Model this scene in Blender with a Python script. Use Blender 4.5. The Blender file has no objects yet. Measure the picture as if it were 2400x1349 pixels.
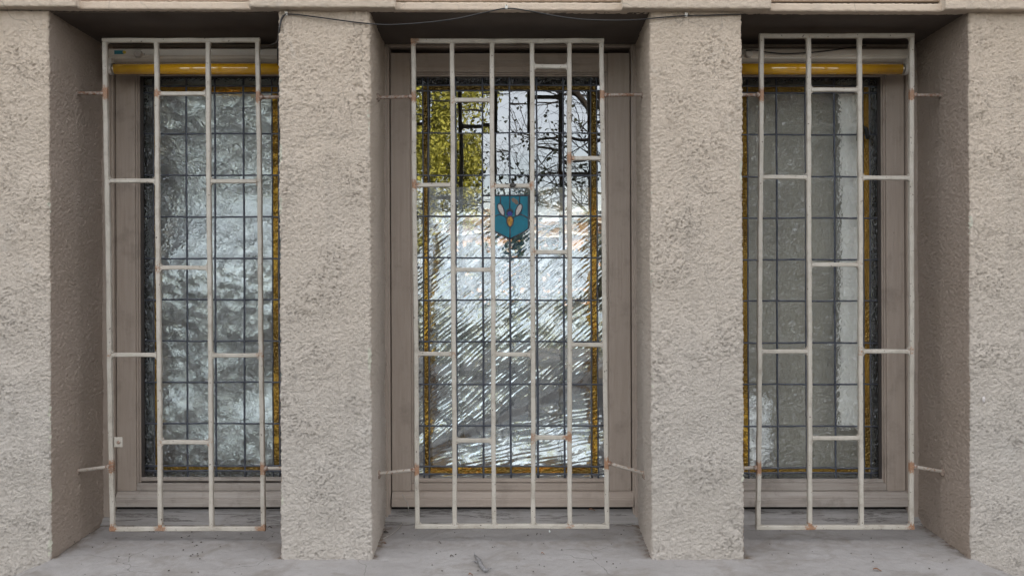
import bpy, math, random
import numpy as np
from mathutils import Vector, Matrix
random.seed(7)
rng = np.random.default_rng(7)
scene = bpy.context.scene
COL = scene.collection
R = math.radians

# ------------------------------------------------------------------ camera
EYE = 1.40          # height of the eye above the pavement
DIST = 2.40         # distance from the plaster face (which lies at y = 0)
cam_d = bpy.data.cameras.new("camera")
cam_d.sensor_width = 36.0
cam_d.lens = 36.0 * 1920 / 2400
cam_d.shift_y = -24.5 / 2400
cam_d.clip_start = 0.05
cam_d.clip_end = 2000
cam = bpy.data.objects.new("camera", cam_d)
cam.location = (0, -DIST, EYE)
cam.rotation_euler = (R(90), 0, 0)
COL.objects.link(cam)
scene.camera = cam

# ------------------------------------------------------------------ sky, sun, exposure
SUN_EL, SUN_AZ = 24.0, 28.0      # the sun stands behind the building: its front is in open shade
world = bpy.data.worlds.new("World")
scene.world = world
world.use_nodes = True
wt = world.node_tree
wt.nodes.clear()
w_out = wt.nodes.new("ShaderNodeOutputWorld")
w_bg = wt.nodes.new("ShaderNodeBackground")
w_bg.inputs["Strength"].default_value = 0.12
w_sky = wt.nodes.new("ShaderNodeTexSky")
w_sky.sky_type = 'NISHITA'
w_sky.sun_disc = False
w_sky.sun_elevation = R(SUN_EL)
w_sky.sun_rotation = R(SUN_AZ)
w_sky.dust_density = 2.5
w_sky.ozone_density = 1.0
# thin veil of bright cloud over the whole sky
w_tc = wt.nodes.new("ShaderNodeTexCoord")
w_map = wt.nodes.new("ShaderNodeMapping")
w_map.inputs["Scale"].default_value = (1.0, 1.0, 3.0)
w_n = wt.nodes.new("ShaderNodeTexNoise")
w_n.inputs["Scale"].default_value = 2.2
w_n.inputs["Detail"].default_value = 6
w_r = wt.nodes.new("ShaderNodeMapRange")
w_r.inputs["From Min"].default_value = 0.30
w_r.inputs["From Max"].default_value = 0.72
w_r.inputs["To Min"].default_value = 0.25
w_r.inputs["To Max"].default_value = 0.88
w_mix = wt.nodes.new("ShaderNodeMix")
w_mix.data_type = 'RGBA'
w_mix.inputs["B"].default_value = (7.5, 7.35, 7.15, 1)
wt.links.new(w_tc.outputs["Generated"], w_map.inputs["Vector"])
wt.links.new(w_map.outputs["Vector"], w_n.inputs["Vector"])
wt.links.new(w_n.outputs["Fac"], w_r.inputs["Value"])
wt.links.new(w_r.outputs["Result"], w_mix.inputs["Factor"])
wt.links.new(w_sky.outputs["Color"], w_mix.inputs["A"])
wt.links.new(w_mix.outputs["Result"], w_bg.inputs["Color"])
wt.links.new(w_bg.outputs["Background"], w_out.inputs["Surface"])

sun_d = bpy.data.lights.new("sun", 'SUN')
sun_d.energy = 2.4
sun_d.angle = R(0.5)
sun_d.color = (1.0, 0.86, 0.68)
sun = bpy.data.objects.new("sun", sun_d)
az = R(SUN_AZ)
to_sun = Vector((math.sin(az) * math.cos(R(SUN_EL)), math.cos(az) * math.cos(R(SUN_EL)), math.sin(R(SUN_EL))))
sun.rotation_euler = to_sun.to_track_quat('Z', 'Y').to_euler()
sun.location = (3, 8, 12)
COL.objects.link(sun)

scene.view_settings.view_transform = 'Standard'
scene.view_settings.look = 'None'
scene.view_settings.exposure = 1.82
scene.view_settings.gamma = 1.0
scene.view_settings.use_curve_mapping = False
scene.cycles.max_bounces = 12
scene.cycles.transparent_max_bounces = 16

# ------------------------------------------------------------------ helpers
def sc(Y): return (DIST + Y) / 1920.0
def PX(px, Y): return (px - 1200) * sc(Y)
def PZ(py, Y): return EYE - (py - 650) * sc(Y)
LEAN = 0.0039        # the old facade leans a little
def lean(x, z): return x + LEAN * (EYE - z)

def mesh_obj(name, verts, faces, mat=None, parent=None, smooth=False):
    me = bpy.data.meshes.new(name)
    me.from_pydata([tuple(v) for v in verts], [], faces)
    if smooth: me.shade_smooth()
    me.update()
    o = bpy.data.objects.new(name, me)
    if mat: me.materials.append(mat)
    COL.objects.link(o)
    if parent: o.parent = parent
    return o

def tag(o, label=None, cat=None, group=None, kind=None):
    if label: o["label"] = label
    if cat: o["category"] = cat
    if group: o["group"] = group
    if kind: o["kind"] = kind
    return o

def root(name, loc, label, cat, group=None):
    e = bpy.data.objects.new(name, None)
    e.empty_display_size = 0.1
    COL.objects.link(e)
    # parts are built in world coordinates; the matrix keeps the Empty at the base of its thing
    e.location = loc
    tag(e, label, cat, group)
    return e

def adopt(o, parent):
    """parent a mesh built in world coordinates to a thing whose Empty stands elsewhere"""
    p = parent
    off = Vector((0, 0, 0))
    while p is not None:
        off += p.location
        p = p.parent
    me = o.data
    if me.users == 1 and o.location.length < 1e-9:
        me.transform(Matrix.Translation(-off))
    else:
        o.location = o.location - off
    o.parent = parent
    return o

class MB:
    """collects shapes, builds ONE mesh object"""
    def __init__(s, leaning=False): s.v, s.f, s.ln = [], [], leaning
    def add(s, vs, fs):
        b = len(s.v)
        if s.ln: vs = [(lean(x, z), y, z) for x, y, z in vs]
        s.v += [tuple(v) for v in vs]
        s.f += [tuple(b + i for i in f) for f in fs]
        return s
    def box(s, x0, x1, y0, y1, z0, z1, c=0.0015):
        if x0 > x1: x0, x1 = x1, x0
        if y0 > y1: y0, y1 = y1, y0
        if z0 > z1: z0, z1 = z1, z0
        c = min(c, (x1-x0)*.3, (y1-y0)*.3, (z1-z0)*.3)
        vs, idx = [], {}
        for i, X in enumerate((x0, x1)):
            for j, Y in enumerate((y0, y1)):
                for k, Z in enumerate((z0, z1)):
                    sx, sy, sz = (1, -1)[i], (1, -1)[j], (1, -1)[k]
                    idx[i, j, k, 0] = len(vs); vs.append((X, Y + sy*c, Z + sz*c))
                    idx[i, j, k, 1] = len(vs); vs.append((X + sx*c, Y, Z + sz*c))
                    idx[i, j, k, 2] = len(vs); vs.append((X + sx*c, Y + sy*c, Z))
        g = lambda i, j, k, a: idx[i, j, k, a]
        fs = []
        fs.append((g(0,0,0,0), g(0,0,1,0), g(0,1,1,0), g(0,1,0,0)))
        fs.append((g(1,0,0,0), g(1,1,0,0), g(1,1,1,0), g(1,0,1,0)))
        fs.append((g(0,0,0,1), g(1,0,0,1), g(1,0,1,1), g(0,0,1,1)))
        fs.append((g(0,1,0,1), g(0,1,1,1), g(1,1,1,1), g(1,1,0,1)))
        fs.append((g(0,0,0,2), g(0,1,0,2), g(1,1,0,2), g(1,0,0,2)))
        fs.append((g(0,0,1,2), g(1,0,1,2), g(1,1,1,2), g(0,1,1,2)))
        for i in (0, 1):
            for j in (0, 1):
                fs.append((g(i,j,0,0), g(i,j,0,1), g(i,j,1,1), g(i,j,1,0)))
        for i in (0, 1):
            for k in (0, 1):
                fs.append((g(i,0,k,0), g(i,0,k,2), g(i,1,k,2), g(i,1,k,0)))
        for j in (0, 1):
            for k in (0, 1):
                fs.append((g(0,j,k,1), g(0,j,k,2), g(1,j,k,2), g(1,j,k,1)))
        for i in (0, 1):
            for j in (0, 1):
                for k in (0, 1):
                    fs.append((g(i,j,k,0), g(i,j,k,1), g(i,j,k,2)))
        return s.add(vs, fs)
    def tube(s, pts, r, n=8, cap=True, flat=1.0):
        pts = [Vector(p) for p in pts]
        m = len(pts)
        rs = r if hasattr(r, '__len__') else [r] * m
        vs, fs = [], []
        prev = None
        for i, p in enumerate(pts):
            t = (pts[min(i+1, m-1)] - pts[max(i-1, 0)]).normalized()
            if prev is None:
                a = Vector((0, 1, 0)) if abs(t.y) < .9 else Vector((1, 0, 0))
                u = t.cross(a).normalized()
            else:
                u = (prev - t * prev.dot(t)).normalized()
            prev = u
            w = t.cross(u)
            for k in range(n):
                an = 2*math.pi*k/n
                vs.append(p + (u*math.cos(an) + w*math.sin(an)*flat) * rs[i])
        for i in range(m-1):
            for k in range(n):
                fs.append((i*n+k, i*n+(k+1) % n, (i+1)*n+(k+1) % n, (i+1)*n+k))
        if cap:
            fs.append(tuple(range(n))[::-1]); fs.append(tuple((m-1)*n+k for k in range(n)))
        return s.add(vs, fs)
    def prism(s, poly, y0, y1):
        """polygon in x,z pushed from y0 (front) to y1"""
        n = len(poly)
        vs = [(x, y0, z) for x, z in poly] + [(x, y1, z) for x, z in poly]
        fs = [tuple(range(n)), tuple(range(2*n-1, n-1, -1))]
        for i in range(n):
            j = (i+1) % n
            fs.append((i, n+i, n+j, j))
        return s.add(vs, fs)
    def extrude_x(s, prof, x0, x1):
        """profile in y,z swept along x"""
        n = len(prof)
        vs = [(x0, y, z) for y, z in prof] + [(x1, y, z) for y, z in prof]
        fs = [tuple(range(n)), tuple(range(2*n-1, n-1, -1))]
        for i in range(n):
            j = (i+1) % n
            fs.append((i, n+i, n+j, j))
        return s.add(vs, fs)
    def build(s, name, mat, parent=None, smooth=False):
        import bmesh
        me = bpy.data.meshes.new(name)
        me.from_pydata(s.v, [], s.f)
        bm = bmesh.new(); bm.from_mesh(me)
        bmesh.ops.recalc_face_normals(bm, faces=bm.faces)
        bm.to_mesh(me); bm.free()
        if smooth: me.shade_smooth()
        me.materials.append(mat)
        o = bpy.data.objects.new(name, me)
        COL.objects.link(o)
        if parent: adopt(o, parent)
        return o

def fnoise(nx, nz, dx, lam, bw=0.5, ax=1.0, az=1.0):
    """band-pass noise, wavelength lam (m) on a grid of step dx; ax/az stretch the grain"""
    a = rng.standard_normal((nx, nz))
    kx = np.fft.fftfreq(nx, dx)[:, None] * ax
    kz = np.fft.fftfreq(nz, dx)[None, :] * az
    k = np.sqrt(kx*kx + kz*kz) + 1e-9
    f = np.exp(-(np.log(k*lam) ** 2) / (2*bw*bw))
    b = np.fft.ifft2(np.fft.fft2(a) * f).real
    return (b - b.mean()) / (b.std() + 1e-12)

def grid_mesh(name, P, mat, parent=None, smooth=True, attrs=None):
    """P: (nx, nz, 3) array"""
    nx, nz = P.shape[:2]
    me = bpy.data.meshes.new(name)
    idx = np.arange(nx*nz).reshape(nx, nz)
    q = np.stack([idx[:-1, :-1], idx[1:, :-1], idx[1:, 1:], idx[:-1, 1:]], -1).reshape(-1, 4)
    me.vertices.add(nx*nz)
    me.vertices.foreach_set("co", P.reshape(-1, 3).astype(np.float32).ravel())
    me.loops.add(q.size)
    me.loops.foreach_set("vertex_index", q.ravel().astype(np.int32))
    me.polygons.add(len(q))
    me.polygons.foreach_set("loop_start", np.arange(0, q.size, 4, dtype=np.int32))
    me.update(calc_edges=True)
    if smooth: me.shade_smooth()
    for k, a in (attrs or {}).items():
        at = me.attributes.new(k, 'FLOAT', 'POINT')
        at.data.foreach_set("value", a.reshape(-1).astype(np.float32))
    me.materials.append(mat)
    o = bpy.data.objects.new(name, me)
    COL.objects.link(o)
    if parent: adopt(o, parent)
    return o

# ------------------------------------------------------------------ materials
class NT:
    def __init__(s, name):
        s.m = bpy.data.materials.new(name); s.m.use_nodes = True
        s.t = s.m.node_tree; s.t.nodes.clear()
        s.out = s.n("ShaderNodeOutputMaterial")
        s._pos = None
    def n(s, typ, **kw):
        nd = s.t.nodes.new(typ)
        for k, v in kw.items(): setattr(nd, k, v)
        return nd
    def l(s, a, b): s.t.links.new(a, b)
    def pos(s):
        if s._pos is None: s._pos = s.n("ShaderNodeNewGeometry").outputs["Position"]
        return s._pos
    def noise(s, scale, detail=4, rough=.55, stretch=None, dist=0.0, out="Fac", off=None):
        v = s.pos()
        if stretch or off:
            mp = s.n("ShaderNodeMapping")
            if stretch: mp.inputs["Scale"].default_value = stretch
            if off: mp.inputs["Location"].default_value = off
            s.l(v, mp.inputs["Vector"]); v = mp.outputs["Vector"]
        nd = s.n("ShaderNodeTexNoise")
        nd.inputs["Scale"].default_value = scale
        nd.inputs["Detail"].default_value = detail
        nd.inputs["Roughness"].default_value = rough
        nd.inputs["Distortion"].default_value = dist
        s.l(v, nd.inputs["Vector"])
        return nd.outputs[out]
    def voro(s, scale, feature='F1', stretch=None, warp=None):
        v = s.pos()
        if warp:
            w = s.noise(warp[0], 2, .5, out="Color")
            mx = s.n("ShaderNodeVectorMath", operation='MULTIPLY_ADD')
            s.l(w, mx.inputs[0]); mx.inputs[1].default_value = (warp[1],)*3; s.l(v, mx.inputs[2])
            v = mx.outputs[0]
        nd = s.n("ShaderNodeTexVoronoi", feature=feature)
        nd.inputs["Scale"].default_value = scale
        s.l(v, nd.inputs["Vector"])
        return nd.outputs["Distance"]
    def rng(s, v, a, b, c=0., d=1., smooth=False):
        nd = s.n("ShaderNodeMapRange")
        if smooth: nd.interpolation_type = 'SMOOTHSTEP'
        s.l(v, nd.inputs["Value"])
        for k, x in zip(("From Min", "From Max", "To Min", "To Max"), (a, b, c, d)): nd.inputs[k].default_value = x
        return nd.outputs["Result"]
    def math(s, op, a, b):
        nd = s.n("ShaderNodeMath", operation=op)
        for i, x in enumerate((a, b)):
            if isinstance(x, (int, float)): nd.inputs[i].default_value = x
            else: s.l(x, nd.inputs[i])
        return nd.outputs[0]
    def mix(s, f, a, b):
        nd = s.n("ShaderNodeMix", data_type='RGBA')
        if isinstance(f, (int, float)): nd.inputs["Factor"].default_value = f
        else: s.l(f, nd.inputs["Factor"])
        for k, x in (("A", a), ("B", b)):
            if isinstance(x, tuple): nd.inputs[k].default_value = (*x, 1) if len(x) == 3 else x
            else: s.l(x, nd.inputs[k])
        return nd.outputs["Result"]
    def attr(s, name):
        nd = s.n("ShaderNodeAttribute"); nd.attribute_name = name
        return nd.outputs["Fac"]
    def bump(s, h, strength, dist, prev=None):
        nd = s.n("ShaderNodeBump")
        nd.inputs["Strength"].default_value = strength
        nd.inputs["Distance"].default_value = dist
        s.l(h, nd.inputs["Height"])
        if prev is not None: s.l(prev, nd.inputs["Normal"])
        return nd.outputs["Normal"]
    def pbr(s, color, rough=.6, metal=0., normal=None, spec=.5, coat=0.):
        b = s.n("ShaderNodeBsdfPrincipled")
        if isinstance(color, tuple): b.inputs["Base Color"].default_value = (*color, 1)
        else: s.l(color, b.inputs["Base Color"])
        if isinstance(rough, (int, float)): b.inputs["Roughness"].default_value = rough
        else: s.l(rough, b.inputs["Roughness"])
        b.inputs["Metallic"].default_value = metal
        b.inputs["Specular IOR Level"].default_value = spec
        b.inputs["Coat Weight"].default_value = coat
        if normal is not None: s.l(normal, b.inputs["Normal"])
        return b.outputs[0]
    def done(s, sh):
        s.l(sh, s.out.inputs["Surface"]); return s.m

def m_stucco(name, c1, c2, bs=1.0):
    t = NT(name)
    big = t.rng(t.noise(2.2, 4), .35, .68)
    fine = t.rng(t.noise(260, 3, .7), .3, .7)
    c = t.mix(big, c1, c2)
    c = t.mix(t.math('MULTIPLY', fine, .22), c, tuple(x*.62 for x in c1))
    stain = t.rng(t.noise(7, 6, .65, stretch=(1, 1, .5)), .60, .74)
    c = t.mix(t.math('MULTIPLY', stain, .35), c, tuple(x*.66 for x in (c1[0], c1[1]*.97, c1[2]*.9)))
    # warm light up high and cool light at the foot, tinted into the colour
    sx = t.n("ShaderNodeSeparateXYZ"); t.l(t.pos(), sx.inputs[0])
    hz = t.rng(t.math('ADD', sx.outputs[2], t.math('MULTIPLY', t.noise(1.6, 4), .5)), 1.15, 2.35)
    c = t.mix(hz, t.mix(.40, c, (.47, .445, .415)), t.mix(.55, c, (.64, .51, .385)))
    # vertical rain streaks and a few hairline cracks
    stk = t.rng(t.noise(16, 4, .6, stretch=(1, 1, .07)), .56, .72)
    c = t.mix(t.math('MULTIPLY', stk, .2), c, (.27, .24, .21))
    pat = t.rng(t.noise(5, 5, .7, dist=.8, off=(4, 2, 7)), .60, .70)
    c = t.mix(t.math('MULTIPLY', pat, .25), c, (.60, .57, .53))
    cr = t.voro(2.6, 'DISTANCE_TO_EDGE', warp=(9, .10))
    ck = t.math('MULTIPLY', t.rng(cr, .0, .0045, 1, 0), t.rng(t.noise(1.9, 2, off=(7, 0, 3)), .50, .56))
    c = t.mix(t.math('MULTIPLY', ck, .4), c, (.17, .15, .125))
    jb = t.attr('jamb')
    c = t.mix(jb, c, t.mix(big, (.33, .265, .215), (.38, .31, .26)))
    # bare cream plaster where the paint has come off along the arrises
    chip = t.rng(t.attr("chip"), .45, .6)
    c = t.mix(chip, c, (.58, .56, .46))
    n = t.bump(t.noise(170, 5, .7, dist=.4), .95*bs, .008)
    n = t.bump(t.noise(420, 3, .7), .4*bs, .0012, n)
    return t.done(t.pbr(c, .85, normal=n, spec=.25))

M = {}
M['stucco'] = m_stucco('stucco', (.545, .472, .40), (.605, .53, .46))
M['stucco_smooth'] = m_stucco('stucco_smooth', (.52, .43, .355), (.56, .47, .395), .6)

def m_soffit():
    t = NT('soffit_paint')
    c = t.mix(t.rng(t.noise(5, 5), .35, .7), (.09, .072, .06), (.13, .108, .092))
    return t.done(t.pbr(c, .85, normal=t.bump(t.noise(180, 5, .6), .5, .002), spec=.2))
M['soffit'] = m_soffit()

def m_ledge():
    t = NT('painted_concrete')
    c = t.mix(t.rng(t.noise(3.5, 5, .6), .3, .7), (.285, .265, .252), (.36, .34, .328))
    c = t.mix(t.math('MULTIPLY', t.rng(t.noise(420, 2, .6), .45, .7), .55), c, (.24, .225, .215))
    c = t.mix(t.math('MULTIPLY', t.rng(t.noise(45, 4, .7, stretch=(.5, 1, 1)), .60, .70), .5), c, (.2, .185, .17))
    stn = t.rng(t.noise(6, 6, .7, dist=.6, off=(2, 0, 0)), .52, .66)
    c = t.mix(t.math('MULTIPLY', stn, .6), c, (.21, .185, .16))
    cr = t.voro(3.1, 'DISTANCE_TO_EDGE', warp=(8, .12))
    ck = t.math('MULTIPLY', t.rng(cr, .0, .005, 1, 0), t.rng(t.noise(2.3, 2), .47, .53))
    c = t.mix(t.math('MULTIPLY', ck, .7), c, (.09, .08, .07))
    d = t.attr("dirt")
    dn = t.math('MULTIPLY', d, t.rng(t.noise(60, 5, .7), .25, .6))
    c = t.mix(dn, c, (.14, .10, .07))
    n = t.bump(t.noise(300, 4, .7), .5, .0018)
    return t.done(t.pbr(c, .85, normal=n, spec=.25))
M['ledge'] = m_ledge()

def m_wood(name, ca, cb, axis='z', worn=0.55, crack=0.0):
    t = NT(name)
    st = {'z': (1, 1, .06), 'x': (.05, 1, 1)}[axis]
    g = t.noise(90, 5, .6, stretch=st)
    c = t.mix(t.rng(g, .3, .7), ca, cb)
    c = t.mix(t.math('MULTIPLY', t.rng(t.noise(9, 6, .7), .52, .75), worn), c, (.15, .125, .105))
    sp = t.rng(t.noise(70, 3, .6, off=(3, 1, 2)), .70, .76)
    c = t.mix(t.math('MULTIPLY', sp, .55), c, (.10, .08, .065))
    n = t.bump(g, .6, .003)
    if crack:
        k = t.rng(t.noise(28, 7, .75, stretch=(.12, 1, 2.2), dist=.6), .53, .57)
        k2 = t.rng(t.noise(28, 7, .75, stretch=(.12, 1, 2.2), dist=.6), .57, .61)
        line = t.math('SUBTRACT', k, k2)
        c = t.mix(t.math('MULTIPLY', line, crack), c, (.06, .05, .042))
        n = t.bump(line, -.8, .003, n)
    return t.done(t.pbr(c, .62, normal=n, spec=.35))
M['frame'] = m_wood('frame_paint', (.33, .268, .222), (.38, .315, .265))
M['frame_x'] = m_wood('frame_paint_rail', (.33, .268, .222), (.39, .322, .27), 'x')
M['frame_old'] = m_wood('weathered_frame', (.29, .245, .212), (.39, .345, .305), 'x', worn=.85)
M['board'] = m_wood('cracked_board', (.24, .22, .205), (.32, .30, .285), 'x', worn=.6, crack=.85)

def m_grille():
    t = NT('grille_paint')
    c = t.mix(t.rng(t.noise(14, 4), .35, .7), (.40, .36, .305), (.48, .44, .385))
    r = t.attr("rust")
    nn = t.noise(170, 5, .7)
    mask = t.rng(t.math('ADD', t.math('MULTIPLY', r, .36), nn), .72, .86)
    rc = t.mix(t.rng(t.noise(300, 3), .35, .65), (.19, .075, .03), (.36, .17, .075))
    c = t.mix(t.math('MULTIPLY', mask, .85), c, rc)
    gr = t.rng(t.noise(22, 6, .75, off=(1, 2, 3)), .50, .70)
    c = t.mix(t.math('MULTIPLY', gr, .55), c, (.22, .185, .145))
    spk = t.rng(t.noise(130, 2, .5, off=(5, 5, 5)), .69, .725)
    c = t.mix(t.math('MULTIPLY', spk, .9), c, (.07, .05, .04))
    n = t.bump(t.noise(200, 4, .6), .35, .0012)
    n = t.bump(mask, .4, .0008, n)
    return t.done(t.pbr(c, .5, normal=n, spec=.4))
M['grille'] = m_grille()

def m_rusty_rod():
    t = NT('rusty_rod')
    c = t.mix(t.rng(t.noise(120, 5, .7), .42, .60), (.36, .31, .27), (.21, .105, .06))
    return t.done(t.pbr(c, .8, normal=t.bump(t.noise(260, 4), .6, .001), spec=.3))
M['rod'] = m_rusty_rod()
def m_painted_rod():
    t = NT('painted_rod')
    c = t.mix(t.rng(t.noise(120, 5, .7), .53, .63), (.42, .37, .32), (.26, .14, .08))
    return t.done(t.pbr(c, .7, normal=t.bump(t.noise(260, 4), .6, .001), spec=.3))
M['rod_paint'] = m_painted_rod()

def m_lead():
    t = NT('lead_came')
    c = t.mix(t.rng(t.noise(60, 4), .35, .65), (.06, .066, .085), (.11, .118, .14))
    return t.done(t.pbr(c, .55, metal=.35, normal=t.bump(t.noise(200, 3), .4, .001), spec=.5))
M['lead'] = m_lead()

def m_simple(name, c, rough=.6, metal=0., spec=.5, coat=0., var=.12, ns=40, bump=.2):
    t = NT(name)
    cc = t.mix(t.rng(t.noise(ns, 4), .3, .7), tuple(x*(1-var) for x in c), tuple(min(1, x*(1+var)) for x in c))
    n = t.bump(t.noise(ns*3, 3), bump, .001) if bump else None
    return t.done(t.pbr(cc, rough, metal=metal, spec=spec, coat=coat, normal=n))
M['rubber'] = m_simple('dark_gasket', (.035, .028, .024), .7)
M['black_gap'] = m_simple('black_gap', (.01, .009, .008), .9)
M['cable'] = m_simple('black_cable', (.02, .018, .018), .45, bump=.05)
M['cable_grey'] = m_simple('grey_cable', (.10, .09, .085), .5, bump=.05)
M['clip'] = m_simple('white_clip', (.62, .60, .56), .4)
M['housing'] = m_simple('enamelled_housing', (.66, .60, .53), .22, spec=.6, var=.1, ns=9, bump=.08)
M['cap'] = m_simple('white_cap', (.55, .50, .45), .4)
M['metal_cap'] = m_simple('metal_cap', (.30, .26, .2), .35, metal=.8)
M['sticker'] = m_simple('teal_sticker', (.02, .18, .23), .5, var=.25, ns=300)
M['sticker_y'] = m_simple('yellow_sticker', (.62, .43, .03), .5)
M['mud'] = m_simple('dried_mud', (.045, .04, .036), .8, var=.4, ns=150, bump=.6)
M['twig'] = m_simple('grey_twig', (.20, .19, .19), .8, var=.35, ns=160, bump=.5)
M['leaf'] = m_simple('dry_leaf', (.16, .075, .04), .75, var=.35, ns=200, bump=.5)
M['dark_leaf'] = m_simple('dark_debris', (.06, .045, .035), .8, var=.3, ns=200, bump=.5)
M['straw'] = m_simple('straw', (.30, .25, .16), .8, var=.3, ns=200)
M['wire'] = m_simple('thin_wire', (.34, .31, .28), .5)
M['socket'] = m_simple('mortar_socket', (.22, .165, .13), .9, var=.35, ns=120, bump=.8)
M['bead'] = m_simple('white_bead', (.75, .78, .76), .15, var=.05)
M['interior'] = m_simple('interior_paint', (.08, .072, .062), .9)
M['room_blind'] = m_simple('olive_blind', (.42, .40, .34), .9, var=.1, ns=6)
M['curtain'] = m_simple('pale_curtain', (.94, .94, .91), .9, var=.05, ns=6)
M['handle'] = m_simple('black_handle', (.012, .012, .012), .4)

def m_tube():
    t = NT('yellow_tube')
    c = t.mix(t.rng(t.noise(6, 4), .35, .7), (.66, .33, .012), (.80, .44, .02))
    c = t.mix(t.math('MULTIPLY', t.rng(t.noise(25, 5, .7), .5, .75), .4), c, (.36, .22, .06))
    c = t.mix(t.rng(t.noise(90, 3), .70, .74), c, (.2, .1, .02))
    return t.done(t.pbr(c, .10, spec=1.0, coat=1.0))
M['tube'] = m_tube()

def m_foil(name='crumpled_foil', ro=.16, k=1.0):
    t = NT(name)
    n = t.bump(t.noise(70, 3, .5, dist=.5), .10, .003)
    c = t.mix(t.rng(t.noise(12, 4), .3, .7), (.82*k, .84*k, .87*k), (.95*k, .96*k, .97*k))
    return t.done(t.pbr(c, ro, metal=1.0, normal=n))
M['foil'] = m_foil()
M['foil_dull'] = m_foil('dull_foil', .30, .80)

def m_clear():
    """old flat glass: part mirror, part see-through, gently wavy"""
    t = NT('clear_glass')
    n = t.bump(t.noise(11, 1, .4), .10, .0015)
    gl = t.n("ShaderNodeBsdfGlossy"); gl.inputs["Roughness"].default_value = 0.0
    gl.inputs["Color"].default_value = (.93, .96, 1, 1)
    t.l(n, gl.inputs["Normal"])
    tr = t.n("ShaderNodeBsdfTransparent"); tr.inputs["Color"].default_value = (.93, .96, .95, 1)
    mx = t.n("ShaderNodeMixShader"); mx.inputs[0].default_value = .25
    t.l(tr.outputs[0], mx.inputs[1]); t.l(gl.outputs[0], mx.inputs[2])
    return t.done(mx.outputs[0])
M['clear'] = m_clear()

def m_textured(name, tint, refl, vs=78, bs=.8):
    t = NT(name)
    v = t.voro(vs, 'DISTANCE_TO_EDGE', warp=(60, .012))
    h = t.rng(v, 0, .35, 0, 1, smooth=True)
    n = t.bump(h, bs, .006)
    n = t.bump(t.noise(62, 1.5, .5, dist=1.4), bs, .018, n)
    gl = t.n("ShaderNodeBsdfGlossy"); gl.inputs["Roughness"].default_value = 0.06
    gl.inputs["Color"].default_value = (.95, .97, 1, 1)
    t.l(n, gl.inputs["Normal"])
    rf = t.n("ShaderNodeBsdfRefraction"); rf.inputs["Color"].default_value = (*tint, 1)
    rf.inputs["IOR"].default_value = 1.32; rf.inputs["Roughness"].default_value = .03
    t.l(n, rf.inputs["Normal"])
    mx = t.n("ShaderNodeMixShader"); mx.inputs[0].default_value = refl
    t.l(rf.outputs[0], mx.inputs[1]); t.l(gl.outputs[0], mx.inputs[2])
    return t.done(mx.outputs[0])
M['hammered'] = m_textured('hammered_glass', (.84, .875, .85), .12, vs=44, bs=.6)
M['hammered_dim'] = m_textured('hammered_glass_green', (.99, .99, .96), .12, vs=42)
M['border_glass'] = m_textured('border_glass', (.55, .58, .57), .10)

def m_amber():
    t = NT('amber_glass')
    v = t.voro(150, 'F1')
    n = t.bump(v, 1.0, -.004)
    c = t.mix(t.rng(t.noise(7, 3), .35, .65), (.52, .29, .03), (.22, .10, .015))
    gl = t.n("ShaderNodeBsdfGlossy"); gl.inputs["Roughness"].default_value = 0.1
    gl.inputs["Color"].default_value = (1, .70, .25, 1)
    t.l(n, gl.inputs["Normal"])
    tr = t.n("ShaderNodeBsdfTransparent"); t.l(c, tr.inputs["Color"])
    df = t.n("ShaderNodeBsdfDiffuse"); t.l(c, df.inputs["Color"]); t.l(n, df.inputs["Normal"])
    m0 = t.n("ShaderNodeMixShader"); m0.inputs[0].default_value = .07
    t.l(tr.outputs[0], m0.inputs[1]); t.l(df.outputs[0], m0.inputs[2])
    mx = t.n("ShaderNodeMixShader"); mx.inputs[0].default_value = .12
    t.l(m0.outputs[0], mx.inputs[1]); t.l(gl.outputs[0], mx.inputs[2])
    return t.done(mx.outputs[0])
M['amber'] = m_amber()
M['teal'] = m_simple('teal_glass', (.010, .165, .235), .35, spec=.35, var=.18, ns=25, bump=.1)
M['wing'] = m_simple('white_wing_glass', (.50, .46, .44), .3, var=.2, ns=120)
M['blue'] = m_simple('cobalt_glass', (.012, .018, .19), .15)
M['abdomen'] = m_simple('ochre_glass', (.42, .20, .02), .3, var=.6, ns=240, bump=1.0)
def m_back(name, refr):
    t = NT(name)
    b = t.n("ShaderNodeBsdfRefraction" if refr else "ShaderNodeBsdfTransparent")
    if refr: b.inputs["IOR"].default_value = 1.32; b.inputs["Roughness"].default_value = 0.0
    return t.done(b.outputs[0])
M['back_refr'] = m_back('glass_back_face', True)
M['back_clear'] = m_back('clear_back_face', False)

# ------------------------------------------------------------------ the building
SOF = EYE + 0.7785          # underside of the lintel
SILL = EYE - 0.825          # ledge level at the plaster face
RB = 0.343                  # depth of the recesses
building = root("building", (0, 0, 0), "beige rough-plastered building front whose thick pillars stand between three barred windows", "building")

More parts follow.
